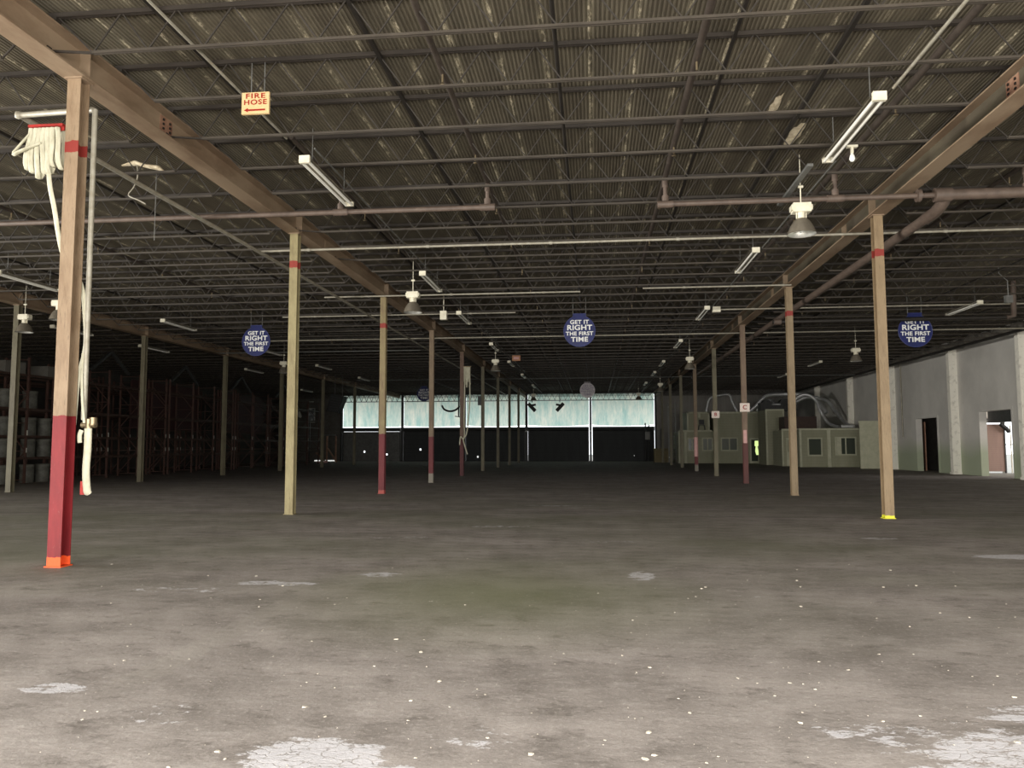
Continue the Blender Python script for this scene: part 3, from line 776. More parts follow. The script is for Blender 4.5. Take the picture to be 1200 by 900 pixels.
# ------------------------------------------------------------------ high-bay lamps
def highbay(loc, label):
    t = thing('high_bay_lamp', label, 'hanging lamp', loc, 0, 'high-bay lamps')
    m = MB().tube([(0, 0, .62), (0, 0, .95)], .012, 8); m.tube([(0, 0, .9), (0, 0, ZD+.012-loc[2])], .008, 6); m.tube([(-.05, 0, .95), (.05, 0, .95)], .03, 8); m.build('hook_rod', 'white', t)
    m = MB().box(-.17, .17, -.12, .12, .42, .60); m.box(-.20, .20, -.10, .10, .46, .56); m.build('ballast_box', 'white', t)
    m = MB().tube([(0, 0, .30), (0, 0, .42)], .07, 12); m.bar((-.09, 0, .26), (-.09, 0, .43), .02); m.bar((.09, 0, .26), (.09, 0, .43), .02); m.build('neck', 'white', t)
    MB().lathe([(.06, .31), (.10, .30), (.155, .25), (.205, .17), (.245, .08), (.272, 0), (.278, -.01)], seg=32).build('reflector', 'alum', t)
    MB().lathe([(.272, -.008), (.262, 0), (.235, .08), (.195, .165), (.145, .24), (.05, .29), (0, .295)], seg=32).build('reflector_lining', 'inner', t)
    MB().lathe([(0, .02), (.04, .03), (.055, .08), (.05, .15), (.025, .2), (.02, .29)], seg=12).build('bulb', 'lamp', t)
    return t
h0 = highbay((4.1, 15.6, 5.72), 'big aluminium high-bay lamp nearest camera, upper right')
def hbc(loc, label): return copy_tree(h0, loc, None, label)
hbc((-5.25, 22.3, 5.50), 'high-bay lamp hanging beside the left girder, second nearest')
hbc((-5.2, 41.3, 5.6), 'small high-bay lamp before the left end of the girder, deep in hall')
hbc((4.9, 40.5, 5.5), 'small high-bay lamp right of the far middle, below a fixture')
hbc((-16.4, 40.0, 5.5), 'high-bay lamp half hidden behind the second left column')
hbc((12.2, 37.8, 5.5), 'high-bay lamp over the right bay, right of the second right column')
hbc((-19.3, 24.6, 5.5), 'high-bay lamp at the far left, beside the far left column')
hbc((-16.6, 22.6, 5.55), 'high-bay lamp mostly hidden behind the near left column')
hbc((4.9, 58.5, 5.6), 'tiny high-bay lamp near the top right of the last dock')
hbc((3.9, 69.0, 5.6), 'tiny high-bay lamp in front of the rightmost sheet')
hbc((-5.3, 69.0, 5.6), 'tiny dark high-bay lamp in front of the fourth sheet')

# ------------------------------------------------------------------ signs
def round_sign(loc, label, face='blue', rim='bluerim', let='lettering', rz=0):
    t = thing('round_sign', label, 'sign', loc, rz, 'round hanging signs')
    r = .61; pts = []
    for k in range(56):
        a = PI/2+.42+(2*PI-.84)*k/55; pts.append((r*math.cos(a), r*math.sin(a)))
    pts += [(.25, r+.07), (-.25, r+.07)]
    MB().prism_y(pts, -.02, .02).build('face_board', face, t)
    m = MB(); ring = [(p[0]*1.0, -.022, p[1]) for p in pts]; ring.append(ring[0]); m.tube(ring, .011, 6, caps=False); m.build('rim', rim, t)
    for x in (-.25, .25): MB().bar((x, 0, r+.05), (x, 0, ZD+.012-loc[2]), .02).build('hanger', 'greysteel', t)
    for s_, sz, z, sx in (('GET IT', .215, .345, 1.12), ('RIGHT', .275, .125, 1.2), ('THE FIRST', .205, -.105, 1.12), ('TIME', .255, -.335, 1.2)):
        text(s_, sz, let, t, (0, -.026, z), bold=.026, sx=sx*.97, name='lettering')
    return t
s0 = round_sign((-.52, 30.2, 6.02), 'blue round sign hanging in the middle of the hall')
copy_tree(s0, (-14.1, 31.4, 6.0), None, 'blue round sign hanging left of the second left column')
copy_tree(s0, (12.05, 30.6, 5.86), None, 'blue round sign at right with its top line hidden by a pipe')
copy_tree(s0, (-14.5, 66, 6.05), None, 'small dark blue round sign before the bright sheets, left of centre')
round_sign((-.5, 64, 6.1), 'round sign above the far middle docks, glare painted pale into its face', 'paleface', 'paleface', 'paleletter')
t = thing('fire_hose_sign', 'cream sign reading FIRE HOSE with a red arrow, upper left', 'sign', (-4.86, 10.62, 6.575))
MB().box(-.207, .207, -.02, .02, -.162, .162).build('board', 'cream', t)
text('FIRE', .105, 'redletter', t, (.0, -.025, .102), bold=.016, sx=1.35, depth=.002, gap=1.2); text('HOSE', .105, 'redletter', t, (.0, -.025, .008), bold=.016, sx=1.22, depth=.002, gap=1.16)
m = MB().prism_y([(-.17, -.105), (-.11, -.075), (-.11, -.094), (.15, -.094), (.15, -.118), (-.11, -.118), (-.11, -.135)], -.026, -.02); m.build('arrow', 'redletter', t)
MB().bar((-.1, .06, .12), (-.1, .06, .75), .012).build('hanger', 'greysteel', t); MB().bar((.1, .06, .12), (.1, .06, .75), .012).build('hanger', 'greysteel', t)
t = thing('orange_sign', 'small orange rectangular sign hanging deep in the hall', 'sign', (-4.4, 44.5, 6.62))
MB().box(-.24, .24, -.02, .02, -.16, .16).build('board', 'orange', t); MB().box(-.15, .15, -.03, -.02, -.07, .07).build('panel', 'pinklabel', t)
MB().bar((0, 0, .16), (0, 0, ZD-6.62), .014).build('hanger', 'greysteel', t)

# ------------------------------------------------------------------ near fire hose station
t = thing('hose_rack', 'folded white fire hose on a red rack beside the near left column', 'fire hose', (XL-.40, D0-.06, 6.0))
MB().box(-.25, .26, -.05, .05, 0, .035).box(-.25, .26, -.012, .012, -.05, 0).build('rack_bar', 'red', t)
def ribbon(pts, w, th, nrm):
    """flat hose: section w x th swept along pts, width direction nrm"""
    m = MB(); vs_ = []; pts = [Vector(p) for p in pts]; w0 = Vector(nrm).normalized()
    for i, p in enumerate(pts):
        d = (pts[min(i+1, len(pts)-1)]-pts[max(i-1, 0)]).normalized(); u = d.cross(w0).normalized()
        for a in range(10):
            an = 2*PI*a/10; vs_.append(p+w0*math.cos(an)*w/2+u*math.sin(an)*th/2)
    fs = []
    for i in range(len(pts)-1):
        for a in range(10): q = i*10+a; r_ = i*10+(a+1) % 10; fs.append((q, r_, r_+10, q+10))
    m.add(vs_, fs, True); m.add(vs_[:10], [tuple(range(10))]); m.add(vs_[-10:], [tuple(range(9, -1, -1))]); return m
for k in range(7):
    x = -.20+k*.065; dep = -.50-.13*R.random()-(.1 if 1 < k < 5 else 0)
    jx = R.uniform(-.035, .035)-(.03*(3-k)/3)
    pts = []
    for q in range(13):
        u = q/12; pts.append((x+jx*u+.012*math.sin(u*6+k), -.045-.02*math.sin(u*PI), -.02+dep*u))
    back = [(p[0]+.012, .045, p[2]) for p in reversed(pts)]
    pts = pts[:-1]+[(x+jx, -.02, dep-.045), (x+jx, .02, dep-.045)]+back[1:]
    ribbon(pts, .068, .03, (1, .35, 0)).build('hose_fold', 'hose', t)
MB().tube([(-.2, -.03, -.05), (-.27, -.1, -.22), (-.36, -.16, -.40), (-.35, -.16, -.43), (-.28, -.17, -.40), (-.16, -.12, -.32), (-.02, -.08, -.25)], [.03, .035, .038, .038, .036, .034, .03], 10, flat=.5).build('hose_loop', 'hose', t)
pth = [(.05, 0, -.62), (.09, -.01, -.85), (.16, 0, -1.15), (.22, .02, -1.5), (.27, .08, -1.8), (.36, .2, -2.0), (.46, .21, -2.2), (.515, .20, -2.45), (.56, .2, -2.9), (.545, .2, -3.15), (.48, .2, -3.45), (.455, .2, -3.8), (.44, .2, -4.12)]
def smooth(pts, n=4):
    out = []; P = [Vector(p) for p in pts]
    for i in range(len(P)-1):
        p0 = P[max(i-1, 0)]; p1 = P[i]; p2 = P[i+1]; p3 = P[min(i+2, len(P)-1)]
        for k in range(n):
            u = k/n; out.append(.5*((2*p1)+(-p0+p2)*u+(2*p0-5*p1+4*p2-p3)*u*u+(-p0+3*p1-3*p2+p3)*u**3))
    out.append(P[-1]); return out
MB().tube(smooth(pth), .036, 10, flat=.45).build('hose_drop', 'hose', t)
# second strand rising from the valve and the doubled end hanging
t2 = thing('hose_valve', 'brass valve with doubled white hose end hanging by the near left column', 'fire hose valve', (XL+.27, D0+.12, 1.86))
MB().tube([(-.1, 0, .02), (.1, 0, .02)], .04, 10).tube([(0, 0, .1), (0, 0, -.12)], .045, 10).tube([(.06, 0, .02), (.06, 0, .12)], .05, 10).build('valve_body', 'brass', t2)
MB().tube(smooth([(-.05, -.02, 0), (-.09, -.03, .35), (-.12, -.02, .7), (-.13, 0, 1.0)]), .02, 8, flat=.4).build('hose_strand', 'hose', t2)
MB().tube(smooth([(.02, -.04, -.03), (.03, -.05, -.3), (.02, -.05, -.6), (.04, -.04, -.86), (.05, -.02, -.9)]), .055, 10, flat=.55).build('hose_end', 'hose', t2)
MB().tube(smooth([(-.08, -.03, -.05), (-.1, -.04, -.12), (-.1, -.03, -.22)]), .035, 8, flat=.5).build('hose_tail', 'hose', t2)
MB().box(-.07, .0, -.03, .03, -.92, -.74).build('nozzle', 'red', t2)
t3 = thing('hose_supply_pipe', 'pale supply pipe looping past the near left column and running down beside it', 'pipe', (0, 0, 0))
MB().tube([(-8.28, 10.25, 6.4), (-8.30, 14, 6.42), (-8.38, 19, 6.5), (-8.38, 75, 6.5)], .042, 10).build('long_run', 'conduit', t3)
MB().tube([(-8.28, 10.25, 6.4), (-7.0, 10.06, 6.34), (-6.95, 10.03, 6.30)], .042, 10).build('cross_run', 'conduit', t3)
MB().tube([(-6.95, 10.03, 6.32), (-6.93, 10.03, 1.95)], .036, 10).build('drop_pipe', 'conduit', t3)
MB().lathe([(0, -.06), (.055, -.04), (.06, 0), (.055, .04), (0, .06)], (-8.28, 10.25, 6.4), 12).build('elbow', 'conduit', t3)

# far hose station on the fifth column
Y4 = D0+S*4-.18
t = thing('hose_rack', 'white fire hose bundle hanging from the fifth left-row column', 'fire hose', (XL+.32, Y4, 5.85))
MB().box(-.2, .2, -.04, .04, 0, .04).build('rack_bar', 'brass', t)
for k in range(5):
    x = -.15+k*.07
    ribbon([(x, -.04, 0), (x+.02*math.sin(k), -.05, -.4), (x+.03*math.sin(2*k), -.04, -.8-.15*(k % 3)), (x, .04, -.8-.15*(k % 3)), (x, .04, 0)], .075, .035, (1, .2, 0)).build('hose_fold', 'hose', t)
MB().tube(smooth([(-.14, 0, -.7), (-.15, 0, -1.6), (-.17, 0, -2.8), (-.14, -.05, -3.6), (-.2, -.05, -3.9), (-.35, -.05, -3.75), (-.4, -.05, -4.2)]), .035, 8).build('hose_drop', 'hose', t)
MB().tube(smooth([(.12, 0, -.6), (.14, 0, -1.6), (.06, 0, -2.8), (-.03, -.05, -3.6), (-.2, -.06, -3.9), (-.1, -.06, -4.3), (.02, -.06, -4.7)]), .035, 8).build('hose_strand', 'hose', t)

# ------------------------------------------------------------------ pallet racks on the left
ZR = 5.55
LV = (1.05, 2.0, 3.2, 4.7)
def rack_run(x0, y0, n, label):
    t = thing('pallet_rack', label, 'pallet rack', (x0, y0, 0), 0, 'pallet racks along the left side')
    dep = 1.1; by = 2.72
    for k in range(n+1):
        y = k*by
        m = MB()
        for xx in (0, -dep):
            m.box(xx-.045, xx+.045, y-.04, y+.04, .012, ZR); m.box(xx-.09, xx+.09, y-.08, y+.08, 0, .012)
        f = m.build('upright_frame', 'rackpost', t)
        m = MB(); zz = .15; fl = 0
        while zz+1.25 < ZR:
            a, b = (0, -dep) if fl else (-dep, 0)
            m.bar((a, y, zz), (b, y, zz+1.25), .05, .035); m.bar((0, y, zz), (-dep, y, zz), .045, .03); zz += 1.25; fl = 1-fl
        m.bar((0, y, ZR-.1), (-dep, y, ZR-.1), .05, .03)
        m.build('brace', 'rackpost', f)
        m = MB(); m.box(.046, .05, y-.035, y+.035, 2.1, 2.32); m.box(.046, .05, y-.03, y+.03, 1.35, 1.55)
        m.build('sticker', 'sticker', f)
    for z in LV:
        m = MB().box(-.03, .03, .04, n*by-.04, z, z+.1); m.build('beam', 'rackbeam', t)
        m = MB().box(-dep-.03, -dep+.03, .04, n*by-.04, z, z+.1); m.build('beam', 'rackbeam', t)
    return t
XRK = -24.9
ry = 26.7
r0 = rack_run(XRK, ry, 3, 'dark red pallet rack at the left edge, holding grey drums')
rl = ['second red pallet rack along the left side, behind the far left columns', 'third red pallet rack along the left side', 'fourth red pallet rack along the left side, deeper in the dark',
      'fifth pallet rack along the left side, nearly black']
for i in range(4): copy_tree(r0, (XRK, ry+8.55*(i+1), 0), None, rl[i])
rl2 = ['nearest', 'second', 'third', 'fourth', 'fifth']
for i in range(5): copy_tree(r0, (XRK-2.9, ry-2+8.55*i, 0), None, '%s pallet rack of the hidden second row behind the front racks' % rl2[i])
# inverted V braces on the racks
v0 = None
for i, y in enumerate((38.8, 46.4, 54.2, 62)):
    if v0 is None:
        v0 = thing('v_brace', 'dark inverted V brace above the racks, nearest camera', 'brace', (XRK-.5, y, 0), 0, 'inverted V braces above the racks')
        MB().bar((0, -1.6, ZR), (0, 0, 6.6), .13).build('strut', 'steel', v0); MB().bar((0, 1.6, ZR), (0, 0, 6.6), .13).build('strut', 'steel', v0)
    else: copy_tree(v0, (XRK-.5, y, 0), None, 'dark inverted V brace above the racks, %s from camera' % ('second', 'third', 'fourth')[i-1])
# red backing panels
for i, (y, lb) in enumerate(((41.8, 'dark red panel inside the second rack run'), (52, 'dark red panel inside the third rack run'))):
    tag(MB().box(-.03, .03, 0, 7.5, 2.6, 5.4).build('backing_panel', 'rackpanel', None, (XRK-1.18, y, 0)), lb, 'panel')
# drums on the shelves
d0 = thing('fibre_drum', 'grey fibre drum on the lowest shelf of the leftmost rack', 'drum', (XRK-.55, 28.2, LV[0]+.1), 0, 'drums on the leftmost rack')
MB().lathe([(0, 0), (.3, 0), (.3, .02), (.29, .04), (.29, .74), (.30, .76), (.3, .78)], seg=20).build('barrel', 'drum', d0)
MB().lathe([(.31, .70), (.315, .8), (.29, .82), (0, .82)], seg=20).build('lid', 'drumtop', d0)
dz = [(z, yy) for z in (0.0, LV[0]+.1, LV[1]+.1, LV[2]+.1) for yy in (27.6, 28.6, 30.4, 31.4, 33.0, 34.0)]
lvn = {0.0: 'floor under', LV[0]+.1: 'lowest shelf of', LV[1]+.1: 'middle shelf of', LV[2]+.1: 'upper shelf of'}
first = True
for z, yy in dz:
    if (yy in (34.0, 30.4) and z > 3) or (yy == 28.6 and z == 0): continue
    lb = '%s grey fibre drum on the %s the leftmost rack' % (dict(zip((27.6, 28.6, 30.4, 31.4, 33.0, 34.0), ('nearest', 'second', 'third', 'fourth', 'fifth', 'farthest')))[yy], lvn[z])
    if first: d0.location = (XRK-.55, yy, z+.001); d0['label'] = lb; first = False; continue
    copy_tree(d0, (XRK-.55, yy, z+.001), None, lb)
for i, y in enumerate((28.0, 31.4, 34.0)):
    m = MB().box(-.5, .5, -.6, .6, .003, .5); m.box(-.51, .51, -.03, .03, .003, .503)
    tag(m.build('carton', 'carton', None, (XRK-.55, y, LV[3]+.1)), 'flat grey carton on the top shelf of the leftmost rack, %s' % ('nearest camera', 'in the middle', 'farthest in')[i], 'carton')

# ------------------------------------------------------------------ modular offices on the right
def wbox(m, x0, x1, z0, z1, y, d=.06): m.box(x0, x1, y-d, y, z0, z1)
def window(t, x0, x1, z0, z1, y, split=True):
    m = MB(); w = .1
    m.box(x0, x1, y-.06, y, z0, z0+w); m.box(x0, x1, y-.06, y, z1-w, z1); m.box(x0, x0+w, y-.06, y, z0+w, z1-w); m.box(x1-w, x1, y-.06, y, z0+w, z1-w)
    if split: m.box((x0+x1)/2-.04, (x0+x1)/2+.04, y-.05, y, z0+w, z1-w)
    f = m.build('window_frame', 'trim', t); MB().box(x0+w, x1-w, y-.02, y-.008, z0+w, z1-w).build('pane', 'glass', f)
YO = 72.0
t = thing('two_storey_office', 'olive two-storey modular office behind the right column row', 'office', (0, 0, 0))
m = MB(); m.box(7.6, 10.45, YO, YO+5, 0, 2.85); m.box(8.35, 10.35, YO, YO+5, 2.85, 4.6); m.box(10.69, 14.75, YO-.3, YO+5, 0, 4.55); m.box(10.45, 10.69, YO+.3, YO+5, 0, 2.85); m.build('wall_panels', 'office', t)
m = MB(); y = YO-.3
for x0, x1, z0, z1, yy in ((10.69, 14.75, 4.45, 4.6, y), (10.69, 10.85, 0, 4.45, y), (14.62, 14.78, 0, 4.45, y), (7.55, 10.45, 2.82, 2.95, YO), (7.55, 7.7, 0, 2.82, YO), (8.1, 8.3, 0, 2.8, YO),
                           (8.35, 8.5, 2.95, 4.6, YO), (10.2, 10.36, 2.95, 4.6, YO), (8.35, 10.36, 4.5, 4.62, YO), (9.35, 9.55, 4.1, 4.5, YO)):
    wbox(m, x0, x1, z0, z1, yy)
m.build('trim_strip', 'trim', t)
window(t, 8.35, 9.2, 1.1, 2.3, YO); window(t, 9.65, 10.62, 1.1, 2.3, YO); window(t, 11.25, 12.75, 1.1, 2.3, YO-.3)
m = MB().box(13.75, 14.6, YO-.36, YO-.3, 0, 2.25); d = m.build('door_panel', 'trim', t)
MB().box(13.9, 14.45, YO-.38, YO-.36, .2, 2.1).build('pane', 'glass', d)
glow = MB(); glow.prism_y([(14.2, 2.0), (14.18, 1.55), (14.27, 1.5), (14.22, 1.1), (14.3, .75), (14.5, .75), (14.48, 1.2), (14.42, 1.5), (14.5, 1.55), (14.5, 2.0)], YO-.385, YO-.38); glow.build('glow_pane', 'glow', d)
# chair on the lower roof deck
t = thing('folding_chair', 'dark folding chair on the office ledge', 'chair', (9.6, YO-.35, 2.96))
MB().box(-.22, .22, -.02, .02, .5, .95).build('backrest', 'black', t); MB().box(-.24, .24, -.2, .22, .42, .47).build('seat', 'black', t)
for sx in (-1, 1):
    MB().bar((sx*.22, .2, .45), (sx*.3, .24, 0), .04).build('leg', 'black', t); MB().bar((sx*.22, -.2, .45), (sx*.3, -.22, 0), .04).build('leg', 'black', t)
tag(MB().box(7.6, 10.45, YO-.75, YO, 2.84, 2.96).build('office_ledge', 'trim'), 'olive ledge along the upper storey of the office', 'ledge')
# tall panel with slit and box
t = thing('tall_partition', 'tall narrow olive partition between the two offices', 'partition', (0, 66, 0))
m = MB().box(14.0, 14.95, 0, 3, .0, 4.5).box(14.95, 15.45, 0, 3, 2.85, 4.5); m.build('wall_panels', 'office', t)
m = MB(); wbox(m, 13.98, 15.48, 4.42, 4.55, 0); wbox(m, 13.98, 14.12, 0, 4.42, 0); wbox(m, 15.36, 15.48, 2.85, 4.42, 0); wbox(m, 14.84, 14.96, 0, 2.85, 0); wbox(m, 14.96, 15.36, 2.85, 2.95, 0); m.build('trim_strip', 'trim', t)
tag(MB().box(14.95, 15.45, 67, 67.3, 0, 2.85).build('dark_recess', 'steel'), 'dark recess beside the tall partition', 'recess')
# door with an emissive pane imitating sunlit foliage between the offices
t = thing('exit_door', 'dark exit door with a yellow-green pane made to glow between the offices', 'door', (15.3, 72.5, 0))
MB().box(-.35, .6, -.03, .03, 0, 2.3).build('leaf', 'steel', t)
g2 = MB(); g2.prism_y([(-.12, 2.05), (-.15, 1.6), (-.05, 1.5), (-.12, 1.2), (-.02, .75), (.18, .7), (.22, .8), (.1, 1.3), (.12, 1.5), (.2, 1.6), (.18, 2.05)], -.045, -.03); g2.build('glow_pane', 'glow', t)
# small front cabin
t = thing('guard_booth', 'small olive booth with a pale door, left of the right cabin', 'booth', (0, 62, 0))
MB().box(14.35, 16.2, 0, 3, 0, 2.75).build('wall_panels', 'office', t)
m = MB(); wbox(m, 14.3, 16.22, 2.72, 2.85, 0); wbox(m, 14.3, 14.42, 0, 2.72, 0); m.build('trim_strip', 'trim', t)
MB().box(14.65, 15.35, -.05, 0, .02, 2.15).build('door_panel', 'trim', t)
MB().box(14.7, 15.3, -.07, -.05, 1.1, 2.0).build('door_window', 'office', t)
g3 = MB().prism_y([(15.84, 2.0), (15.86, 1.0), (16.0, .9), (16.06, 1.3), (16.04, 2.0)], -.07, -.05); g3.build('glow_pane', 'glow', t)
# right cabin
YC = 59.5
t = thing('right_cabin', 'long olive single-storey cabin against the grey wall', 'cabin', (0, 0, 0))
MB().box(15.0, 19.6, YC, YC+2.2, 0, 2.75).build('wall_panels', 'office', t)
m = MB(); wbox(m, 14.98, 19.33, 2.70, 2.83, YC); wbox(m, 14.98, 15.14, 0, 2.7, YC); wbox(m, 16.95, 17.2, 0, 2.7, YC); m.build('trim_strip', 'trim', t)
window(t, 15.55, 16.6, .8, 2.15, YC, False); window(t, 17.5, 19.0, .85, 2.2, YC, True)
m = MB().box(17.62, 17.95, YC-.03, YC-.02, .95, 2.1); m.build('blind', 'trim', t)
t = thing('partition_panel', 'plain green partition panel by the far pilaster', 'partition', (0, 55.6, 0))
MB().box(18.0, 19.3, 0, .1, 0, 3.2).build('wall_panels', 'trim', t); MB().box(17.95, 19.32, -.03, 0, 3.14, 3.24).build('trim_strip', 'trim', t)
# brownish stacked material on right cabin roof
tag(MB().box(14.6, 17.0, 62.2, 64, 2.76, 3.8).build('stored_crate', 'rackbeam'), 'dark brown crate stored on the booth roof', 'crate')
# plywood crate and posts by the last door
t = thing('plywood_crate', 'plywood crate standing beside the last dock door', 'crate', (6.4, 76, 0))
MB().box(-.68, .68, 0, 1.2, 0, 1.3).build('box_body', 'ply', t); MB().box(-.7, .7, -.02, 0, 1.22, 1.32).box(-.7, -.6, -.02, 0, .08, 1.22).box(.6, .7, -.02, 0, .08, 1.22).box(-.7, .7, -.02, 0, 0, .08).build('batten', 'ply', t)
t = thing('pipe_stack', 'dark upright pipes and control boxes right of the last dock door', 'pipes', (5.9, 80.8, 0))
for k, x in enumerate((-.7, -.35, .1, .9)): MB().tube([(x, 0, 0), (x, 0, 3.9-.2*k)], .07, 8).build('upright', 'steel', t)
MB().box(-.75, -.25, -.25, -.08, 2.2, 3.0).build('control_box', 'greysteel', t)
t = thing('stair_tower', 'dark ladder frame standing left of the two-storey office', 'ladder', (7.3, 74.5, 0))
for x in (-.35, .3): MB().bar((x, 0, 0), (x, 0, 5.6), .1).build('post', 'greysteel', t)
for z in range(12): MB().bar((-.3, 0, .4+z*.42), (.25, 0, .4+z*.42), .04).build('rung', 'greysteel', t)
MB().lathe([(0, -.07), (.07, 0), (0, .07)], (-.35, -.12, 5.2), 8).build('lamp_glass', 'lamp', t)
MB().lathe([(0, -.07), (.07, 0), (0, .07)], (-.35, -.12, .5), 8).build('lamp_glass', 'lamp', t)

# ducts over the offices
def duct(pts, r, label, mat='foil', ribs=True):
    p = smooth(pts, 10); rs = [r*(1+.10*(i % 2)) for i in range(len(p))]
    return tag(MB().tube(p, rs, 12).build('flexible_duct', mat), label, 'duct', 'flexible ducts over the offices')
duct([(10.2, 73, 4.6), (10.35, 73, 5.2), (10.6, 73, 5.9), (11.4, 73, 6.15), (12.3, 73, 6.2), (12.6, 73, 5.5), (13.0, 73, 4.6)], .10, 'shiny arched duct rising from the two-storey office roof')
duct([(13.6, 70.5, 4.6), (14.2, 70.5, 5.1), (15.0, 70, 5.9), (16.2, 69, 5.95), (17.6, 68, 5.85), (18.4, 67, 5.3), (18.8, 66, 4.2)], .16, 'long dark shiny duct arching over both offices')
duct([(14.3, 70.8, 4.6), (14.8, 70.8, 5.3), (15.5, 70.5, 5.5), (15.7, 70, 4.8), (15.9, 70, 4.6)], .15, 'crumpled short duct loop over the tall partition')
duct([(15.6, 64.5, 4.6), (16.2, 64.5, 5.4), (16.9, 64.3, 5.6), (17.5, 64, 5.1), (17.7, 63.5, 4.2), (18.1, 63, 3.3), (18.6, 62, 2.95)], .12, 'shiny duct dropping onto the right cabin roof')
duct([(16.2, 66, 5.0), (17.3, 66, 5.5), (18.5, 65, 5.2), (19.0, 64, 4.2), (19.2, 62.5, 3.3), (19.35, 61, 2.95)], .13, 'darker duct dropping beside the grey wall')
t = thing('roof_blower', 'dark blower units crowded on the roof between the offices', 'machine', (15.2, 68.2, 4.5))
MB().box(-1.1, 1.9, 0, 1.2, .0, .7).build('housing', 'steel', t)
MB().tube([(-.6, -.1, .55), (-.6, .9, .55)], .4, 16).build('fan_drum', 'steel', t); MB().tube([(.9, -.1, .6), (.9, .9, .6)], .45, 16).build('fan_drum', 'steel', t)
MB().tube([(-.2, -.15, .55), (.5, -.15, .55)], .08, 8).tube([(1.1, -.2, .65), (1.8, -.2, .65)], .08, 8).build('connector', 'foil', t)
tag(MB().tube([(0, 0, 0), (.9, 0, 0)], .14, 10).build('foil_roll', 'foil', None, (18.3, 60.6, 2.98)), 'pale foil roll lying on the right cabin roof', 'roll')

# ------------------------------------------------------------------ far left back: mezzanine, heater, racks
t = thing('storage_mezzanine', 'grey pipe-frame platform in the far left corner', 'platform', (0, 74, 0))
for x in (-30.0, -28.9, -27.6, -26.4): MB().bar((x, 0, 0), (x, 0, 4.1), .1).build('post', 'steel', t)
MB().bar((-31, 0, 2.7), (-25.0, 0, 2.7), .12).build('rail', 'greysteel', t); MB().bar((-31, 0, 4.05), (-26.2, 0, 4.05), .12).build('rail', 'greysteel', t)
MB().bar((-29.6, 0, 2.35), (-28.2, 0, 2.35), .1).build('shelf', 'greysteel', t)
t = thing('red_dock_frame', 'rusty red steel frame leaning beside the leftmost dock door', 'frame', (0, 74.5, 0))
for x in (-26.0, -25.1): MB().bar((x, 0, 0), (x, 0, 2.6), .13).build('post', 'rust', t)
MB().bar((-27.1, 0, 1.0), (-26.1, 0, .1), .12).build('diagonal', 'rust', t); MB().bar((-25.9, 0, 1.4), (-25.0, 0, .05), .12).build('diagonal', 'rust', t); MB().bar((-27.0, -.1, .08), (-25.9, -.1, .08), .14).build('foot', 'pinklabel', t)
t = thing('wall_poster', 'white poster with a dark drawing in the far left corner', 'poster', (-28.2, 75.9, 4.7))
MB().box(-.42, .42, -.02, .02, -.72, .72).build('frame', 'sticker', t); MB().box(-.36, .36, -.03, -.02, -.66, .66).build('print', 'paper', t)
MB().bar((0, .05, .7), (0, .05, 2.6), .02).build('hanger', 'steel', t)
t = thing('hanging_banner', 'narrow pale pennant hanging left of the white poster', 'banner', (-29.5, 75.9, 5.1))
MB().prism_y([(-.35, .75), (-.15, .8), (.35, -.5), (.25, -.65), (.0, -.55)], -.02, .02).build('cloth', 'sticker', t); MB().bar((-.25, 0, .75), (-.25, 0, 2.2), .02).build('hanger', 'steel', t)
tag(MB().lathe([(0, -.03), (.24, -.02), (.24, .02), (0, .03)], (0, 0, 0), 16).build('round_light', 'sticker', None, (-28.1, 75.7, 6.05)), 'small pale round disc above the white poster', 'disc')
t = thing('unit_heater', 'black unit heater hanging at a tilt before the leftmost sheet', 'heater', (-20.25, 60, 4.95))
MB().prism_y([(-.25, .8), (.75, .55), (.3, -.75), (-.65, -.6)], -.5, .5).build('casing', 'black', t)
m = MB()
for k in range(6): m.bar((-.4+k*.04, -.52, -.45+k*.2), (.4+k*.04, -.52, -.53+k*.18), .03)
m.build('louvre', 'steel', t)
MB().bar((-.1, 0, .7), (-.1, 0, 2.34), .03).build('hanger_rod', 'greysteel', t); MB().bar((.5, 0, .6), (.5, 0, 2.34), .03).build('hanger_rod', 'greysteel', t)
# silhouettes before the sheets
def spot(loc, lean, label):
    t = thing('hanging_spotlight', label, 'spotlight', loc)
    MB().bar((0, 0, .4), (0, 0, ZD+.012-loc[2]), .06).build('drop_rod', 'steel', t)
    MB().tube([(-.35*lean, 0, .3), (.3*lean, 0, -.4)], .17, 10).build('lamp_head', 'steel', t); MB().tube([(.35*lean, 0, .2), (-.15*lean, 0, .1)], .1, 8).build('bracket', 'steel', t)
spot((-5.75, 73, 5.25), 1, 'black hanging spotlight beside the pale-edged dock post')
spot((-3.15, 73, 5.25), -1, 'black hanging spotlight before the middle of the fourth sheet')
t = thing('hanging_belt', 'black crescent-shaped hose hanging before the second sheet', 'hose', (-12.2, 66, 4.85))
MB().tube(smooth([(-.75, 0, .25), (-.55, 0, -.1), (-.1, 0, -.28), (.4, 0, -.2), (.8, 0, .1)]), [.03]+[.08]*15+[.03], 8).build('belt', 'black', t)
MB().bar((-.75, 0, .25), (-.75, 0, 2.47), .015).bar((.8, 0, .1), (.8, 0, 2.47), .015).build('hanger', 'steel', t)
t = thing('door_operator', 'black door operator bracket before the second sheet', 'bracket', (-14.0, 80.5, 5.3))
MB().bar((0, 0, -.7), (0, 0, 2.02), .13).bar((-.4, 0, -.6), (.25, 0, -.7), .09).build('bracket', 'steel', t)
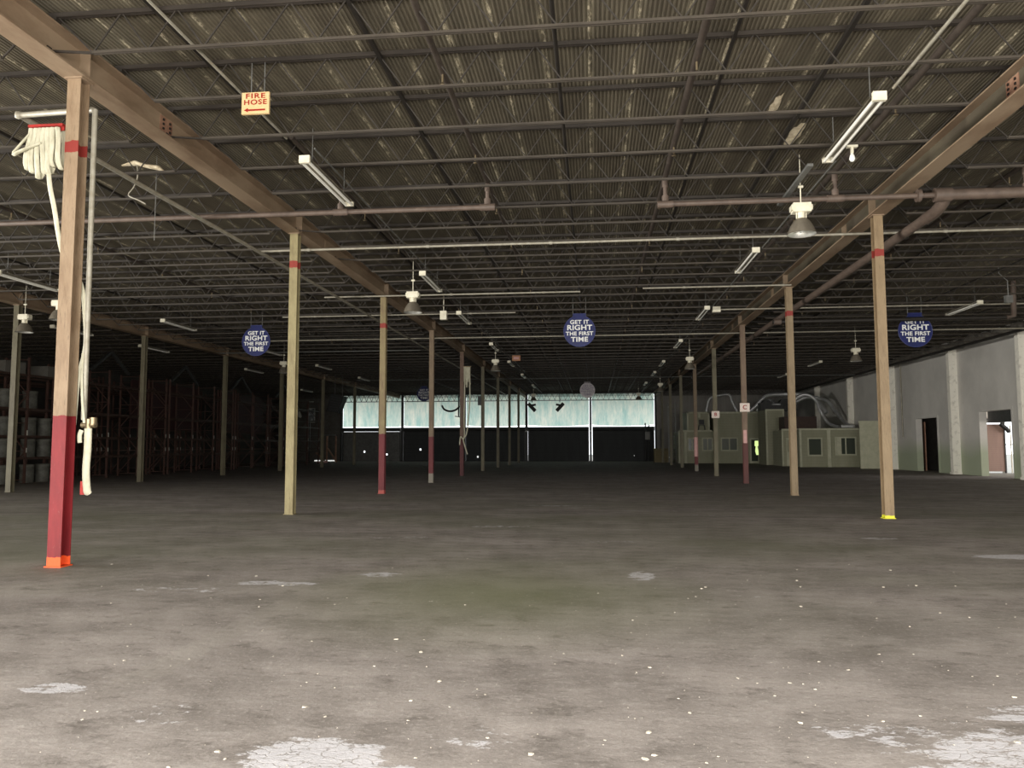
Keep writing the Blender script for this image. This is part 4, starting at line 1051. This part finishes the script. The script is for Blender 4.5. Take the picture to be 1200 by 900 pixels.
# broken fitting dangling near the left girder
t = thing('broken_fitting', 'torn pale light fitting with a dangling wire over the left bay', 'broken light', (-8.6, 13.7, 6.85))
m = MB(); m.tube([(-.3, 0, .08), (-.05, .05, .14), (.2, 0, .05), (.45, 0, .0), (.55, 0, -.06)], [.03, .09, .07, .09, .02], 8, flat=.5); m.build('torn_shell', 'foam', t)
MB().tube(smooth([(.0, 0, .1), (.02, 0, -.15), (-.05, 0, -.35), (-.15, 0, -.5), (.05, 0, -.6), (.2, 0, -.68)]), .012, 6).build('wire', 'conduit', t)
tag(MB().tube([(0, 0, 0), (0, 0, -1.7)], .006, 5).build('dangling_wire', 'greysteel', None, (-8.5, 14.2, 7.3)), 'thin wire hanging straight down over the left bay', 'wire')
t = thing('hanging_cable', 'thin cable with a small weight hanging right of the right girder', 'cable', (9.35, 15.6, 6.3))
MB().tube([(0, 0, 1.0), (0, 0, -.45)], .008, 5).build('cable', 'greysteel', t); MB().box(-.05, .05, -.03, .03, -.52, -.44).build('weight', 'greysteel', t)
# torn insulation patches on the deck
def patch(x, y, sx, sy_, label):
    m = MB(); n = 18; vs_ = [(0, 0, -.03)]
    for k in range(n):
        a = 2*PI*k/n; r = 1+R.uniform(-.3, .25); vs_.append((sx*r*math.cos(a), sy_*r*math.sin(a), 0))
    m.add(vs_, [(0, 1+(k+1) % n, 1+k) for k in range(n)])
    tag(m.build('insulation_patch', 'foam', None, (x, y, ZD-.002)), label, 'insulation', 'peeled patches on the roof deck')
patch(9.4, 13.8, .42, .2, 'large pale torn insulation patch right of the right girder')
patch(3.75, 14.6, .12, .6, 'long pale peeled streak on the deck right of the bright fixture')
patch(4.7, 14.4, .1, .5, 'narrow pale peeled streak on the deck near the right girder')
patch(3.1, 13.2, .08, .5, 'peeled streak on the deck left of the bright fixture')
# lumpy wrapped pipe along the right wall top
pts = []; rs = []
y = 30.0
while y < 80:
    pts.append((XW-.72+R.uniform(-.06, .06), y, 6.98+R.uniform(-.08, .06)-.12*abs(math.sin(y*.39)))); rs.append(.2+R.uniform(-.05, .08)); y += .7
tag(MB().tube(pts, rs, 10).build('wrapped_duct', 'wrap'), 'sagging lumpy wrapped duct along the top of the grey wall', 'duct')
tag(MB().tube([(XW-1.1, 12, 6.6), (XW-1.1, 80, 6.6)], .07, 10).build('wall_pipe', 'darkpipe'), 'dark pipe running along the grey wall just under the roof', 'pipe')

# ------------------------------------------------------------------ debris on the floor
def chip_mesh(seed):
    r = random.Random(seed); m = MB(); n = 6; vs_ = [(0, 0, .012)]
    for k in range(n):
        a = 2*PI*k/n; q = .02*(1+r.uniform(-.45, .5)); vs_.append((q*1.3*math.cos(a), q*math.sin(a), .0))
    for k in range(n):
        a = 2*PI*k/n; q = .014*(1+r.uniform(-.3, .5)); vs_.append((q*math.cos(a), q*math.sin(a), .006+.006*r.random()))
    f = []
    for k in range(n):
        k2 = (k+1) % n; f += [(1+k, 1+k2, 1+n+k2, 1+n+k), (0, 1+n+k, 1+n+k2)]
    m.add(vs_, f); return m
protos = []
def chip(x, y, s_):
    i = R.randrange(5)
    if len(protos) < 5:
        o = chip_mesh(len(protos)).build('debris_chip', 'chip'); protos.append(o)
        tag(o, 'pale chip of debris lying on the concrete floor', 'debris', 'pale debris chips on the floor')
    else: o = protos[i].copy(); C.objects.link(o)
    o.location = (x, y, .001); o.rotation_euler = (0, 0, R.uniform(0, 6)); o.scale = (s_, s_, s_*.8)
for k in range(190):
    y = 3.6+7.5*R.random()**1.3
    x = R.uniform(-.58, .66)*y-.1*y
    if R.random() < .25: x = abs(x)*.9
    chip(x, y, R.choice((.22, .28, .33, .4, .5, .75)))
gm = MB()
for k in range(900):
    y = 3.3+10*R.random(); x = R.uniform(-.75, .62)*y; s_ = R.uniform(.0015, .0035)
    gm.add([(x-s_, y-s_, .001), (x+s_, y-s_, .001), (x, y+s_, .001), (x, y, .001+s_*1.2)], [(0, 1, 3), (1, 2, 3), (2, 0, 3)])
tag(gm.build('floor_grit', 'chip'), 'fine pale grit scattered over the concrete floor', 'grit', kind='stuff')
